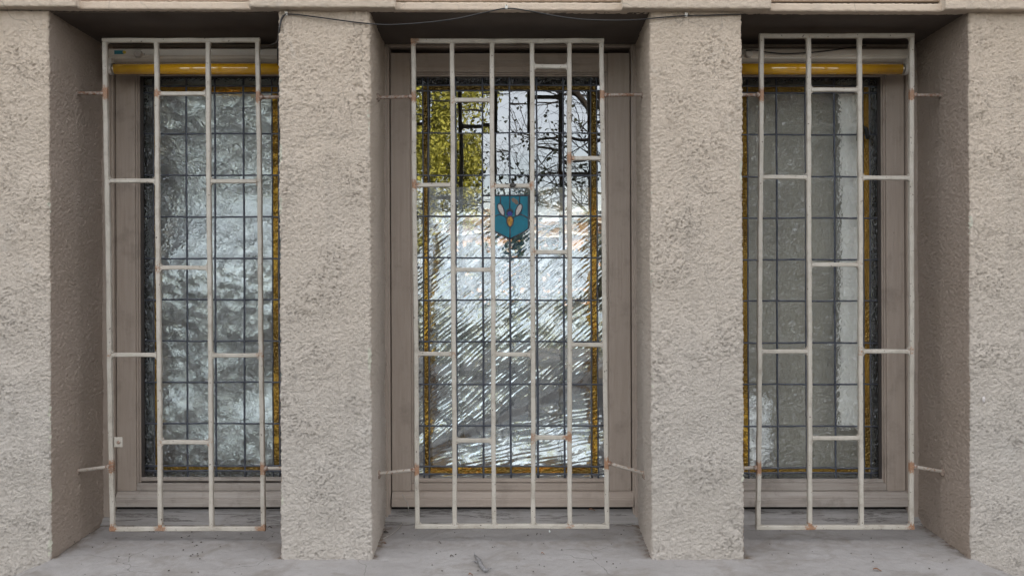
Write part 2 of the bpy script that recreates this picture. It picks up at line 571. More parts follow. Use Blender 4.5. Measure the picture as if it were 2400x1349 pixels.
def pillar(xl, xr, jl, jr, dark_l=0, dark_r=0, res=.0033, coarse=1.0):
    """plaster skin over face and jambs; None for a jamb means the face simply runs on"""
    r = .007
    pts = []
    def seg(a, b):
        n = max(2, int(math.dist(a, b)/res))
        return [(a[0]+(b[0]-a[0])*i/n, a[1]+(b[1]-a[1])*i/n) for i in range(n)]
    if jl is not None:
        pts += seg((jl, RB+.02), (xl, r))
        pts += [(xl + r - r*math.cos(t), r - r*math.sin(t)) for t in (R(0), R(30), R(60))]
        pts += seg((xl+r, 0), (xr-r if jr is not None else xr, 0))
    else:
        pts += seg((xl, 0), (xr-r if jr is not None else xr, 0))
    if jr is not None:
        pts += [(xr - r + r*math.sin(t), r - r*math.cos(t)) for t in (R(0), R(30), R(60))]
        pts += seg((xr, r), (jr, RB+.02))
    pts.append((jr, RB+.02) if jr is not None else (xr, 0))
    p = np.array(pts)
    d = np.gradient(p, axis=0); d /= np.linalg.norm(d, axis=1)[:, None]
    nrm = np.stack([d[:, 1], -d[:, 0]], 1)
    z = np.arange(SILL-.12, SOF+.004, res)
    ns, nz = len(p), len(z)
    N = 8*int(math.ceil(max(ns, 16)/8)); NZ = nz
    a = fnoise(N, NZ, res, .021, .5)[:ns]
    b = fnoise(N, NZ, res, .0105, .3)[:ns]
    c = fnoise(N, NZ, res, .25, .5)[:ns]
    e = fnoise(N, NZ, res, .045, .5)[:ns]
    pit = 1/(1+np.exp(-(b*.8 + a*.55 - 1.25 + .35*e)*5.5))
    h_face = .0013*np.tanh(a*1.1) + .0011*b - .0085*pit*(.6+.4*np.tanh(c)) + .0014*c
    h_jamb = .0008*a + .0009*b + .0010*c
    mid = (xl+xr)/2
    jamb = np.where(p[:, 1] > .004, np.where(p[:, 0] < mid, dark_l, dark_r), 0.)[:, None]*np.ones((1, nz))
    onface = (p[:, 1] < .004).astype(float)[:, None]
    h = h_face*onface*coarse + h_jamb*(1-onface)
    edge = np.minimum(np.abs(p[:, 0]-xl) if jl is not None else 9, np.abs(p[:, 0]-xr) if jr is not None else 9) + p[:, 1]*1.0
    edge = np.asarray(edge)[:, None]*np.ones((1, nz))
    knock = np.exp(-(edge/.010)**2) * np.clip(fnoise(N, NZ, res, .12, .6)[:ns]*.5 + fnoise(N, NZ, res, .02, .4)[:ns]*.35, -.3, 1.5)
    h = h - .0026*knock
    chip = np.exp(-(edge/.011)**2) * np.clip(fnoise(N, NZ, res, .20, .5)[:ns]*.55 + fnoise(N, NZ, res, .018, .4)[:ns]*.28 - .35, 0, 1)
    X = p[:, 0:1] + nrm[:, 0:1]*h
    Y = p[:, 1:2] + nrm[:, 1:2]*h
    Z = np.broadcast_to(z[None, :], X.shape)
    X = X + LEAN*(EYE - Z)
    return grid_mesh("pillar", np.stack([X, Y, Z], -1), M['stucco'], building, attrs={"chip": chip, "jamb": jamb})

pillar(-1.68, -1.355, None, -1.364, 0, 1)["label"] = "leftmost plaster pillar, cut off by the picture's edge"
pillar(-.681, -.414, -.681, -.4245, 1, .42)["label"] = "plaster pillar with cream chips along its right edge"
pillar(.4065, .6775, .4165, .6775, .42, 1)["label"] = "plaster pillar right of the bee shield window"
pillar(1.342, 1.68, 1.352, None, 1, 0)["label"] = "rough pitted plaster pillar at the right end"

# masonry behind the plaster skins, and the parts of the front outside the picture
for xa, xb in ((-6, -1.385), (-.665, -.45), (.45, .665), (1.385, 6)):
    MB().box(xa, xb, .02, .44, 0, SOF, 0).build("masonry", M['stucco_smooth'], building)
for xa, xb in ((-6, -1.67), (1.67, 6)):
    MB().box(xa, xb, .001, .019, SILL-.3, SOF, 0).build("outer_plaster", M['stucco'], building)
MB().box(-6, 6, .021, .44, 0, SILL-.14, 0).build("plinth", M['stucco_smooth'], building)
# lintel: core, rough projecting blocks, thin fillet strip over each window
MB(True).box(-1.70, 1.70, .012, .44, SOF, SOF+.32, 0).build("lintel", M['soffit'], building)
def rough_box(name, x0, x1, y0, z0, z1, mat, back=.02, res=.006, amp=1.0):
    """front face, underside and ends of a plaster block, with an uneven surface"""
    xs = np.concatenate([[x0]*1, np.arange(x0+.002, x1-.002, res), [x1-.002, x1]])
    nx = len(xs)
    prof = [(back, z0)] + [(y, z0) for y in np.arange(back-.006, y0+.003, -.006)] + [(y0+.003, z0), (y0, z0+.003)] + [(y0, z) for z in np.arange(z0+.006, z1, res)] + [(y0, z1), (back, z1)]
    prof = np.array(prof); nz = len(prof)
    P = np.zeros((nx+2, nz, 3))
    n1 = fnoise(nx+2, max(nz, 24), res, .03, .6)[:, :nz]; n2 = fnoise(nx+2, max(nz, 24), res, .014, .4)[:, :nz]
    h = (.0008*n1 + .0004*n2)*amp
    P[1:-1, :, 0] = xs[:, None]
    P[0, :, 0] = x0; P[-1, :, 0] = x1
    P[:, :, 1] = prof[None, :, 0] - h
    P[:, :, 2] = prof[None, :, 1] + h*.9
    # close the ends by running back into the wall
    P[0, :, 1] = back; P[-1, :, 1] = back
    P[:, :, 0] += LEAN*(EYE - P[:, :, 2])
    P[:, :, 2] += -.0030*P[:, :, 0]
    return grid_mesh(name, P, mat, building)
yb = -.030
for a, b in ((-400, 178), (584, 925), (1459, 1808), (2216, 2800)):
    rough_box("lintel_block", PX(a, yb)+.003, PX(b, yb)+.003, yb, SOF+.001, SOF+.30, M['stucco'])
for a, b in ((186, 584), (930, 1459), (1808, 2214)):
    rough_box("lintel_strip", PX(a, -.009)-.02, PX(b, -.009)+.02, -.009, SOF+.0005, SOF+.023, M['stucco_smooth'], back=.02, amp=.5)
    MB(True).box(PX(a, .0)-.01, PX(b, .0)+.01, -.002, .02, SOF+.031, SOF+.30, .003).build("lintel_panel", M['stucco_smooth'], building)
# storeys above, side and back walls, roof: they keep the sun off the front
MB().box(-6, 6, .0, .44, SOF+.322, 7.0, 0).build("upper_wall", M['stucco'], building)
MB().box(-6, -5.6, .441, 7.0, 0, 7.0, 0).build("side_wall", M['stucco_smooth'], building)
MB().box(5.6, 6, .441, 7.0, 0, 7.0, 0).build("side_wall", M['stucco_smooth'], building)
MB().box(-5.599, 5.599, 6.6, 7.0, 0, 7.0, 0).build("back_wall", M['stucco_smooth'], building)
MB().box(-6.3, 6.3, -.3, 7.3, 7.001, 7.3, 0).build("roof", M['soffit'], building)
# the rooms behind the windows
for xa, xb in ((-5.599, 5.599),):
    MB().box(xa, xb, .46, 6.59, .2, .3, 0).build("room_floor", M['interior'], building)
    MB().box(xa, xb, .46, 6.59, 3.0, 3.1, 0).build("room_ceiling", M['interior'], building)
    MB().box(xa, xb, 2.4, 2.5, .3, 3.0, 0).build("room_wall", M['interior'], building)
for x in (-.55, .55):
    MB().box(x-.05, x+.05, .441, 2.399, .301, 2.999, 0).build("partition", M['interior'], building)

# ledge under the windows: one long painted concrete sill with sloping ends
def make_ledge():
    res = .006
    xs = np.arange(-1.70, 1.701, res)
    prof = [(-.205, SILL-.13), (-.205, SILL-.09)] + [(-.205, z) for z in np.arange(SILL-.08, SILL-.012, res)] + [(-.203, SILL-.008), (-.197, SILL-.004)]
    prof += [(y, SILL-.003+.003*(y+.19)/.19) for y in np.arange(-.19, 0, res)]
    prof += [(y, SILL+.011*y/.34) for y in np.arange(0, .36, res)]
    prof = np.array(prof); nx, nz = len(xs), len(prof)
    X = np.repeat(xs[:, None], nz, 1)
    Y = np.repeat(prof[None, :, 0], nx, 0).copy()
    Z = np.repeat(prof[None, :, 1], nx, 0).copy()
    NXp = nx
    n1 = fnoise(NXp, max(nz, 64), res, .10, .6)[:, :nz]
    n2 = fnoise(NXp, max(nz, 64), res, .025, .5)[:, :nz]
    Z += .0006*n1 + .0004*n2
    Y -= (.0010*n1)*(prof[None, :, 0] < -.19)
    out = np.clip(np.abs(X) - 1.350, 0, None)
    Z -= out*.42
    # mortar swell where plaster meets the ledge; dirt gathers there and along the back
    edges = [-1.357, -.681, -.418, .411, .6775, 1.347]
    de = np.min(np.stack([np.abs(X-e) for e in edges]), 0)
    inside = (Y > .0)
    nn = fnoise(NXp, max(nz, 64), res, .06, .6)[:, :nz]
    dirt = np.where(inside, np.exp(-(de/.022)**2)*(.8+.4*nn), 0) + np.exp(-((Y-.315)/.03)**2)*(.55+.4*nn)
    dirt += np.exp(-(np.abs(Y+.0)/.012)**2)*.18*(de > 0)*np.clip(nn, 0, 2)
    # darker band along the sill under the grilles
    dirt += .28*np.exp(-((Y-.12)/.035)**2)*(np.clip(nn*.4+.7, 0, 1))
    P = np.stack([X + LEAN*(EYE-Z), Y, Z], -1)
    o = grid_mesh("window_sill", P, M['ledge'], building, attrs={"dirt": np.clip(dirt, 0, 1)})
    o["label"] = "long grey painted concrete sill under all three windows"
make_ledge()

# ------------------------------------------------------------------ windows
def pane_mesh(w, h, mats, name):
    """thin glass plate, front face slot 0, all else slot 1"""
    t = .003
    v = [(-w/2, 0, -h/2), (w/2, 0, -h/2), (w/2, 0, h/2), (-w/2, 0, h/2),
         (-w/2, t, -h/2), (w/2, t, -h/2), (w/2, t, h/2), (-w/2, t, h/2)]
    f = [(0, 1, 2, 3), (5, 4, 7, 6), (0, 4, 5, 1), (1, 5, 6, 2), (2, 6, 7, 3), (3, 7, 4, 0)]
    me = bpy.data.meshes.new(name)
    me.from_pydata(v, [], f)
    for m in mats: me.materials.append(m)
    for i, p in enumerate(me.polygons): p.material_index = 0 if i == 0 else 1
    me.update()
    return me

YG = .366      # plane of the glass
def window(label, xs, ys, sash, gx, open_l, open_r, kind, dark, gy):
    """xs, ys: pixels of the lead lines in the plane of the glass; gx, gy: edges of the glass"""
    cx = (PX(sash[0], .345)+PX(sash[1], .345))/2
    w = root("window", (cx, .345, EYE-.773), label, "window")
    fm, fx = M['frame'], M['frame_x'] if kind == 'clear' else M['frame_old']
    F = .345
    sl, sr = PX(sash[0], F), PX(sash[1], F)
    zt, zb = PZ(124, F), PZ(1150, F)
    gl, gr = PX(gx[0], YG), PX(gx[1], YG)
    gt, gb = PZ(gy[0], YG), PZ(gy[1], YG)
    # fixed outer frame
    o = MB(True)
    o.box(open_l-.02, sl-.003, .334, .40, EYE-.80, SOF, .002)
    o.box(open_l-.02, sl-.010, .326, .334, EYE-.80, SOF-.01, .0015)
    o.box(sr+.003, open_r+.02, .334, .40, EYE-.80, SOF, .002)
    o.box(sr+.010, open_r+.02, .326, .334, EYE-.80, SOF-.01, .0015)
    o.box(sl-.003, sr+.003, .334, .40, PZ(110, .334), SOF, .002)
    o.build("outer_frame", fm, w)
    # sash: stiles, rails, mouldings
    mw = .012                       # moulding width
    if dark: ml, mr, mt = gl-.010, gr+.010, gt+.004
    else: ml, mr, mt = gl-.002, gr+.002, gt+.002
    for a, b in ((sl, ml-mw), (mr+mw, sr)):
        MB(True).box(a, b, F, .395, zb, zt-.0, .002).build("stile", fm, w)
    MB(True).box(ml-mw+.0005, mr+mw-.0005, F+.0012, .395, mt+mw, zt-.0005, .002).build("top_rail", M['frame_x'], w)
    lowr = PZ(1132, F)
    MB(True).box(ml-mw+.0005, mr+mw-.0005, F+.0015, .395, zb+.0005, lowr, .002).build("bottom_rail", fx, w)
    m = MB(True)
    for (a, b) in ((ml-mw, ml-mw*.45), (mr+mw*.45, mr+mw)):
        m.box(a, b, F+.004, .39, lowr, mt+mw, .002)
    for (a, b) in ((ml-mw*.45, ml), (mr, mr+mw*.45)):
        m.box(a, b, F+.009, .39, lowr, mt+mw*.5, .002)
    m.box(ml-mw*.45, mr+mw*.45, F+.009, .39, mt, mt+mw*.45, .002)
    m.box(ml-mw, mr+mw, F+.005, .39, mt+mw*.5, mt+mw-.0008, .002)
    m.build("moulding", fm, w)
    m = MB(True)
    m.box(ml, mr, F+.005, .39, gb-.009, gb, .002)
    m.box(ml, mr, F+.010, .388, gb-.001, gb+.003, .001)
    m.build("glazing_bead", fx, w)
    if dark:
        m = MB(True)
        m.box(ml, gl, F+.014, .388, gb, mt, .001).box(gr, mr, F+.014, .388, gb, mt, .001).box(gl, gr, F+.014, .388, gt, mt, .001)
        m.build("gasket", M['rubber'], w)
    # weather board along the foot of the sash
    za, zm, zc_ = PZ(1150, F)-.0005, PZ(1167, .330), PZ(1187, .325)
    MB(True).extrude_x([(.345, za), (.340, za-.003), (.331, zm+.002), (.331, zm-.001), (.328, zm-.004), (.326, zc_), (.345, zc_), (.39, zc_), (.39, za)], sl+.002, sr+.004).build("weather_board", fx, w)
    MB(True).box(open_l-.02, open_r+.02, .352, .44, SILL-.02, zc_-.0045, 0).build("inner_sill", M['black_gap'], w)
    # sloping cracked board between the gap and the ledge
    zf, zr = SILL+.0085, EYE-.7762
    m = MB(True)
    m.extrude_x([(.300, zf-.012), (.300, zf+.001), (.304, zf+.003), (.351, zr), (.351, zf-.012)], open_l-.004, open_r+.004)
    m.build("sill_board", M['board'], w)
    # came grid
    X = [gx[0]] + xs + [gx[1]]
    Y = [gy[0]] + ys + [gy[1]]
    wx = [PX(p, YG) for p in X]; wz = [PZ(p, YG) for p in Y]
    shield = kind == 'clear'
    def came(p, q, r=.0034):
        n = max(3, int((Vector(q)-Vector(p)).length/.02))
        pts = []
        horiz = abs(p[0]-q[0]) > abs(p[2]-q[2])
        ph = random.random()*6
        for i in range(n+1):
            u = i/n
            a = Vector(p).lerp(Vector(q), u)
            wob = .0006*math.sin(u*9+ph) + .0003*math.sin(u*31+ph*2)
            if horiz: a.z += wob
            else: a.x += wob
            pts.append(a)
        o = MB(True).tube(pts, r, 6, True, 1.0).build("lead_came", M['lead'], w, True)
        return o
    for i, x in enumerate(wx[1:-1], 1):
        r = .0029 if i in (1, 2, len(wx)-3, len(wx)-2) else .0036
        if shield and i == 5:
            came((x, YG, gb), (x, YG, PZ(558, YG)), r); came((x, YG, PZ(457, YG)), (x, YG, gt), r)
        else:
            came((x, YG, gb), (x, YG, gt), r)
    for j, z in enumerate(wz[1:-1], 1):
        if shield and j == 5:
            came((wx[0], YG, z), (PX(1153, YG), YG, z)); came((PX(1239, YG), YG, z), (wx[-1], YG, z))
        else:
            came((wx[0], YG, z), (wx[-1], YG, z), .0034 if j in (1, 2, len(wz)-2, len(wz)-3) else .0030)
    cache = {}
    nc, nr = len(wx)-1, len(wz)-1
    for i in range(nc):
        for j in range(nr):
            ring = min(i, j, nc-1-i, nr-1-j)
            x0, x1, z0, z1 = wx[i], wx[i+1], wz[j+1], wz[j]
            if ring == 0: nm, mt_ = "border_pane", (M['border_glass'], M['back_refr'])
            elif ring == 1: nm, mt_ = "amber_pane", (M['amber'], M['back_clear'])
            else:
                nm = "pane"
                mt_ = {'clear': (M['clear'], M['back_clear']), 'blue': (M['hammered'], M['back_refr']), 'green': (M['hammered_dim'], M['back_refr'])}[kind]
            if ring == 0 and kind == 'clear' and j > 0: mt_ = (M['clear'], M['back_clear'])
            key = (round(x1-x0, 3), round(z1-z0, 3), nm, mt_[0].name)
            if key not in cache: cache[key] = pane_mesh(x1-x0-.0006, z1-z0-.0006, mt_, nm)
            o = bpy.data.objects.new(nm, cache[key])
            COL.objects.link(o)
            zc = (z0+z1)/2
            o.parent = w
            o.location = Vector((lean((x0+x1)/2, zc), YG-.0012, zc)) - w.location
            if kind == 'clear' and ring != 1:
                o.rotation_euler = (R(random.gauss(0, .28)), 0, R(random.gauss(0, .28)))
    return w

rows1 = [202, 218, 313.6, 411, 508.4, 605.8, 702, 798.8, 895, 991.5, 1091, 1102]
win_l = window("reeded-looking hammered glass window with leading and amber strips, left of the bee shield window",
               [361, 371.5, 438.5, 505, 572.5, 639, 654], rows1, (272, 744), (339, 677), -1.362, -.681, 'blue', True, (183, 1118))
win_l["label"] = "leaded window of bluish hammered glass behind the grille with a square lock plate"
rows2 = [200, 213, 312, 411, 507, 604, 703, 800, 900, 997, 1092, 1110]
win_c = window("", [992.5, 1004.5, 1069, 1132, 1195.5, 1259, 1321.5, 1385.5, 1400], rows2, (916.5, 1478), (974, 1415), -.4235, .4155, 'clear', False, (182, 1121))
win_c["label"] = "middle leaded window of clear glass with a teal bee shield"
rows3 = [202, 218, 316, 414.5, 511, 608.5, 705, 803, 900, 998, 1096, 1107]
win_r = window("", [1738, 1753, 1821, 1889, 1956.5, 2024, 2039], rows3, (1650, 2121), (1716, 2056), .6775, 1.352, 'green', True, (185, 1122))
win_r["label"] = "leaded window of greenish crackled glass with a pale curtain behind its right half"

# the teal shield with its bee, set into the middle window
def make_shield():
    ys = YG - .0045
    sh = MB(True)
    def P(px, py): return (PX(px, ys), PZ(py, ys))
    outline = [(1153, 458), (1239, 458), (1239, 535), (1229, 543), (1195.5, 560), (1162, 543), (1153, 535)]
    base = MB(True).prism([P(*p) for p in outline], YG-.0030, YG-.0012).build("shield", M['teal'], win_c)
    base["label"] = "teal glass shield with a bee"
    def pane(name, poly, mat, dy=0.0, thick=.0015):
        o = MB(True).prism([P(*p) for p in poly], YG-.0046-dy, YG-.0046-dy+thick).build(name, M[mat], None)
        # sub-part: world mesh, parent chain shield -> window
        off = win_c.location
        o.data.transform(Matrix.Translation(-(off)))
        o.parent = base
        return o
    tp = [[(1153, 458), (1173.4, 458), (1173.4, 478), (1168, 486), (1168, 497), (1170, 501), (1153, 511)],
          [(1174.4, 458), (1195, 458), (1195, 489), (1189, 494), (1184, 497), (1179, 482), (1174.4, 478)],
          [(1196, 458), (1218, 458), (1218, 478), (1212, 484), (1206.5, 499), (1202, 493), (1196, 489)],
          [(1219, 458), (1239, 458), (1239, 511), (1222, 501), (1224.5, 494), (1224, 483), (1219, 478)],
          [(1153, 512), (1169, 502), (1176, 504), (1184, 507), (1186, 523), (1194.5, 533), (1194.5, 559.5), (1162, 543), (1153, 535)],
          [(1239, 512), (1239, 535), (1229, 543), (1196, 559.5), (1196, 533), (1204, 523), (1206, 508), (1216, 504), (1222, 502)]]
    for p in tp: pane("teal_pane", p, 'teal')
    def ell(cx, cy, a, b, deg, n=20, egg=0):
        out = []
        for k in range(n):
            t = 2*math.pi*k/n
            x, y = a*math.cos(t)*(1+egg*math.sin(t)), b*math.sin(t)
            c, s = math.cos(R(deg)), math.sin(R(deg))
            out.append((cx + x*c - y*s, cy + x*s + y*c))
        return out
    wl = ell(1175.2, 491, 6.2, 15, -22, egg=-.15); wr = ell(1216.2, 492, 6.2, 15, 22, egg=-.15)
    pane("wing_pane", wl, 'wing', .0004); pane("wing_pane", wr, 'wing', .0004)
    bd = ell(1195.5, 501.5, 6.3, 6, 0); ab = ell(1196, 518.8, 8, 12.5, 0, egg=-.18)
    pane("thorax_pane", bd, 'blue', .0008); pane("abdomen_pane", ab, 'abdomen', .0004, .003)
    sp = pane('paint_splash', [(1199, 466), (1204, 463), (1209, 466), (1214, 470), (1216, 477), (1211, 480), (1207, 476), (1201, 472)], 'socket', .0012, .0006)
    sp['label'] = 'dull grey splash of paint beside the right wing'
    def lead(pts, r=.0019, closed=False):
        if closed: pts = pts + [pts[0]]
        q = [(P(*p)[0], ys-.0008, P(*p)[1]) for p in pts]
        o = MB(True).tube(q, r, 6).build("lead_line", M['lead'], None, True)
        o.data.transform(Matrix.Translation(-win_c.location))
        o.parent = base
    lead([(1132, 458), (1259, 458)], .0026)
    lead([(1239, 458), (1239, 535), (1229, 543), (1195.5, 560)], .0024)
    lead([(1153, 458), (1153, 535), (1162, 543), (1195.5, 560)], .0024)
    lead([(1173.6, 458), (1173.6, 477)]); lead([(1218.4, 458), (1218.4, 478)]); lead([(1195.4, 458), (1195.4, 492)], .0022)
    lead(wl, .0018, True); lead(wr, .0018, True); lead(ab, .0020, True)
    lead(ell(1195.5, 500.5, 7.3, 7.8, 0)[9:22], .0018)
    lead([(1189, 495), (1191, 491), (1195.5, 489.5), (1200, 491), (1202, 495)], .0020)
    lead([(1153, 512), (1162, 506), (1169, 502.5), (1182, 506), (1188, 510)]); lead([(1239, 512), (1230, 506), (1222, 502.5), (1209, 506), (1203, 510)])
    lead([(1196, 532), (1195.5, 560)], .0022)
make_shield()

# the black handle of the right window, seen through its glass
h = MB(True)
hx, hz = PX(2012, .37), PZ(318, .37)
h.tube([(hx-.012, .340, hz-.022), (hx-.010, .336, hz+.012), (hx-.004, .336, hz+.024), (hx+.012, .337, hz+.018), (hx+.018, .339, hz-.004), (hx+.022, .343, hz-.012)], [.006, .009, .009, .007, .007, .009], 8)
h.tube([(hx-.002, .334, hz+.006), (hx-.002, .362, hz+.006)], .007, 8)
h.build("handle", M['handle'], win_r, True)

# ------------------------------------------------------------------ grilles
YR = .150
def grille(label, top, bot, vs_top, vs_bot, cross, rods, group=None):
    yq = YR - .007      # pixels were taken on the front faces
    def VX(i, py):
        u = (py-top)/(bot-top)
        return PX(vs_top[i]+(vs_bot[i]-vs_top[i])*u, yq)
    cx = (PX(vs_top[0], yq)+PX(vs_top[-1], yq))/2
    g = root("window_grille", (cx, YR, PZ(bot, yq)), label, "grille")
    joints = []
    n = len(vs_top)
    for i in range(n): joints += [(VX(i, top), PZ(top, yq)), (VX(i, bot), PZ(bot, yq))]
    for (i, py) in cross: joints += [(VX(i, py), PZ(py, yq)), (VX(i+1, py), PZ(py, yq))]
    heat = [random.choice((0, 0, .1, .3, .5, .8, 1.3)) for _ in joints]
    rod_j = [(VX(0 if s < 0 else n-1, py), PZ(py, yq)) for (s, py, *_r) in rods]
    joints += rod_j; heat += [1.5]*len(rod_j)
    def bar(name, p, q, wd=.0138, mb=None, webs=()):
        p, q = Vector((p[0], YR, p[1])), Vector((q[0], YR, q[1]))
        L = (q-p).length; m = max(2, int(L/.012))
        t = (q-p)/L; u = Vector((0, 1, 0)); s = t.cross(u)
        hw = wd/2; c = .0022
        sec = [(-hw+c, -hw), (hw-c, -hw), (hw, -hw+c), (hw, hw-c), (hw-c, hw), (-hw+c, hw), (-hw, hw-c), (-hw, -hw+c)]
        vs, fs, ru = [], [], []
        ph, ph2 = random.random()*6, random.random()*6
        for k in range(m+1):
            a = p.lerp(q, k/m)
            d = k/m*L
            wob = .0007*math.sin(d*7+ph) + .00035*math.sin(d*37+ph2)
            sw = 1 + .03*math.sin(d*60+ph2)
            r_ = sum(hh*math.exp(-((a.x-jx)**2+(a.z-jz)**2)/(.020**2)) for (jx, jz), hh in zip(joints, heat))
            r_ += .22*max(0, math.sin(d*11+ph)*math.sin(d*4.3+ph2))
            for (e, f) in sec:
                vs.append(a + s*(e*sw+wob) + u*(f)); ru.append(min(1.6, r_))
        for k in range(m):
            for e in range(8):
                fs.append((k*8+e, k*8+(e+1) % 8, (k+1)*8+(e+1) % 8, (k+1)*8+e))
        fs.append(tuple(range(8))[::-1]); fs.append(tuple(m*8+e for e in range(8)))
        for (wx_, wz_, dx, dz, rr) in webs:    # weld fillets: small triangular webs in the corners
            b = len(vs)
            K = 4
            prof = [(0, 0)] + [(rr*(1-math.sin(tt)), rr*(1-math.cos(tt))) for tt in [math.pi/2*k/K for k in range(K+1)]]
            for yy in (YR-.0062, YR+.0062):
                for (ex, ez) in prof:
                    vs.append(Vector((wx_+dx*ex, yy, wz_+dz*ez))); ru.append(.5)
            np_ = len(prof)
            fs.append(tuple(b+k for k in range(np_))); fs.append(tuple(b+np_+k for k in range(np_))[::-1])
            for k in range(np_):
                k2 = (k+1) % np_
                fs.append((b+k, b+np_+k, b+np_+k2, b+k2))
        import bmesh
        me = bpy.data.meshes.new(name); me.from_pydata([tuple(v) for v in vs], [], fs)
        bm = bmesh.new(); bm.from_mesh(me); bmesh.ops.recalc_face_normals(bm, faces=bm.faces); bm.to_mesh(me); bm.free()
        at = me.attributes.new("rust", 'FLOAT', 'POINT'); at.data.foreach_set("value", np.array(ru, dtype=np.float32))
        me.materials.append(M['grille'])
        o = bpy.data.objects.new(name, me); COL.objects.link(o); adopt(o, g)
        return o
    zt, zb = PZ(top, yq), PZ(bot, yq)
    hw = .0069
    for i in range(n):
        bar("bar", (VX(i, top), zt-hw), (VX(i, bot), zb+hw))
    wt = [(VX(i, top)+s*hw, zt-hw, s, -1, .006) for i in range(n) for s in (-1, 1) if not (i == 0 and s < 0) and not (i == n-1 and s > 0)]
    wb = [(VX(i, bot)+s*hw, zb+hw, s, 1, .007) for i in range(n) for s in (-1, 1) if not (i == 0 and s < 0) and not (i == n-1 and s > 0)]
    bar("rail", (VX(0, top)-hw, zt), (VX(n-1, top)+hw, zt), webs=wt)
    bar("rail", (VX(0, bot)-hw, zb), (VX(n-1, bot)+hw, zb), webs=wb)
    for (i, py) in cross:
        z = PZ(py, yq)
        xa, xb = VX(i, py)+hw, VX(i+1, py)-hw
        wv = [(xa, z+hw, 1, 1, .009), (xa, z-hw, 1, -1, .009), (xb, z+hw, -1, 1, .009), (xb, z-hw, -1, -1, .009)]
        bar("crossbar", (xa, z), (xb, z), .0128, webs=wv)
    for (s, py, pxw, pyw, yw, mt) in rods:
        i = 0 if s < 0 else n-1
        x0 = VX(i, py) + s*hw; z0 = PZ(py, yq)
        x1, z1 = PX(pxw, yw), PZ(pyw, yw)
        x1 += s*.02; 
        pts = [Vector((x0, YR, z0)).lerp(Vector((x1, yw, z1)), k/6) for k in range(7)]
        MB().tube(pts, .0056, 8).build("wall_anchor", M[mt], g, True)
        xe, ze = PX(pxw, yw)+s*.002, PZ(pyw, yw)
        MB().tube([(xe-s*.006, yw, ze), (xe-s*.002, yw, ze), (xe+s*.008, yw, ze)], [.0075, .0135, .016], 9).build('anchor_socket', M['socket'], g, True)
        # lump of weld
        MB().tube([(x0-s*.004, YR-.002, z0), (x0+s*.003, YR-.001, z0), (x0+s*.009, YR, z0)], [.004, .0092, .0058], 8).build("weld", M['rod'], g, True)
    return g, VX

g1, V1 = grille("beige iron grille of three columns with a small square lock plate low on it", 93.5, 1239.6,
    [243.5, 364.7, 485.5, 603], [261, 374.5, 495, 615.5],
    [(1, 218.5), (0, 423), (2, 424.4), (1, 627), (0, 831), (2, 832.6), (1, 1036)],
    [(-1, 218, 181, 218, .165, 'rod'), (1, 227, 690, 227, .165, 'rod'), (-1, 1094, 184, 1104, .165, 'rod_paint'), (1, 1098, 690, 1096, .165, 'rod_paint')])
g2, V2 = grille("beige iron grille of five columns in front of the bee shield window", 95, 1233.8,
    [967.8, 1059, 1152.6, 1246.6, 1334.5, 1410.6], [978, 1065.6, 1157.8, 1250.3, 1336, 1423],
    [(3, 155), (1, 233.5), (4, 371), (0, 433.7), (2, 434.7), (3, 590), (1, 632), (4, 807.7), (0, 829.5), (2, 830), (1, 1032), (3, 1025.6)],
    [(-1, 226, 888, 229, .165, 'rod'), (1, 222, 1505, 222, .165, 'rod'), (-1, 1101, 890, 1111, .165, 'rod_paint'), (1, 1086, 1508, 1112, .165, 'rod_paint')])
g3, V3 = grille("beige iron window grille of three columns in front of the greenish glass", 83, 1236,
    [1786, 1896, 2016.5, 2138.5], [1778.5, 1900, 2020, 2138.5],
    [(1, 210), (0, 414.7), (2, 416), (1, 620), (0, 823), (2, 823), (1, 1026.7)],
    [(-1, 222, 1720, 222, .165, 'rod'), (1, 222, 2206, 224, .165, 'rod'), (-1, 1096, 1720, 1098, .165, 'rod_paint'), (1, 1094, 2206, 1106, .165, 'rod_paint')])
# square lock plate on the left grille
yq = .143
pz = PZ(1036, yq)
MB().box(PX(266, yq), PX(285.5, yq), .146, .150, pz-.0155, pz+.0155, .001).build("lock_plate", M['grille'], g1)
MB().tube([(PX(277, yq), .150, pz), (PX(277, yq), .1435, pz), (PX(277, yq), .1415, pz)], [.006, .006, .003], 6).build("bolt", M['rod'], g1)
# wire turns round the lower left weld
wv = MB()
for dz in (.006, .0, -.007, -.013):
    x = V1(0, 1094); z = PZ(1094, yq)+dz; a = .0085
    wv.tube([(x-a, YR+a, z-.002), (x-a, YR-a, z), (x+a, YR-a, z+.003), (x+a, YR+a, z+.001), (x-a, YR+a, z-.002)], .0012, 5)
wv.build("binding_wire", M['rod'], g1)

# lump of mud on a crossbar of the middle grille
def lump(name, c, r, mat, sq=(1, 1, 1), seed=0, n=2):
    import bmesh
    bm = bmesh.new()
    bmesh.ops.create_icosphere(bm, subdivisions=n, radius=1)
    rr = random.Random(seed)
    for v in bm.verts:
        k = 1 + rr.uniform(-.22, .22)
        v.co = Vector((v.co.x*r*sq[0]*k, v.co.y*r*sq[1]*k, v.co.z*r*sq[2]*k))
    me = bpy.data.meshes.new(name); bm.to_mesh(me); bm.free(); me.shade_smooth(); me.materials.append(mat)
    o = bpy.data.objects.new(name, me); o.location = c; COL.objects.link(o)
    return o
tag(lump("mud_lump", (PX(1202, .143), .1405, PZ(434.5, .143)), .0085, M['mud'], (1.15, .8, .85), 3), "dark dried lump stuck on the crossbar above the bee shield", "mud lump")
tag(lump("mud_flake", (PX(1192, .143)-.005, .1425, PZ(431, .143)), .002, M['mud'], (2.2, .5, .6), 5), "tiny dark flake beside the mud lump on the crossbar", "flake")

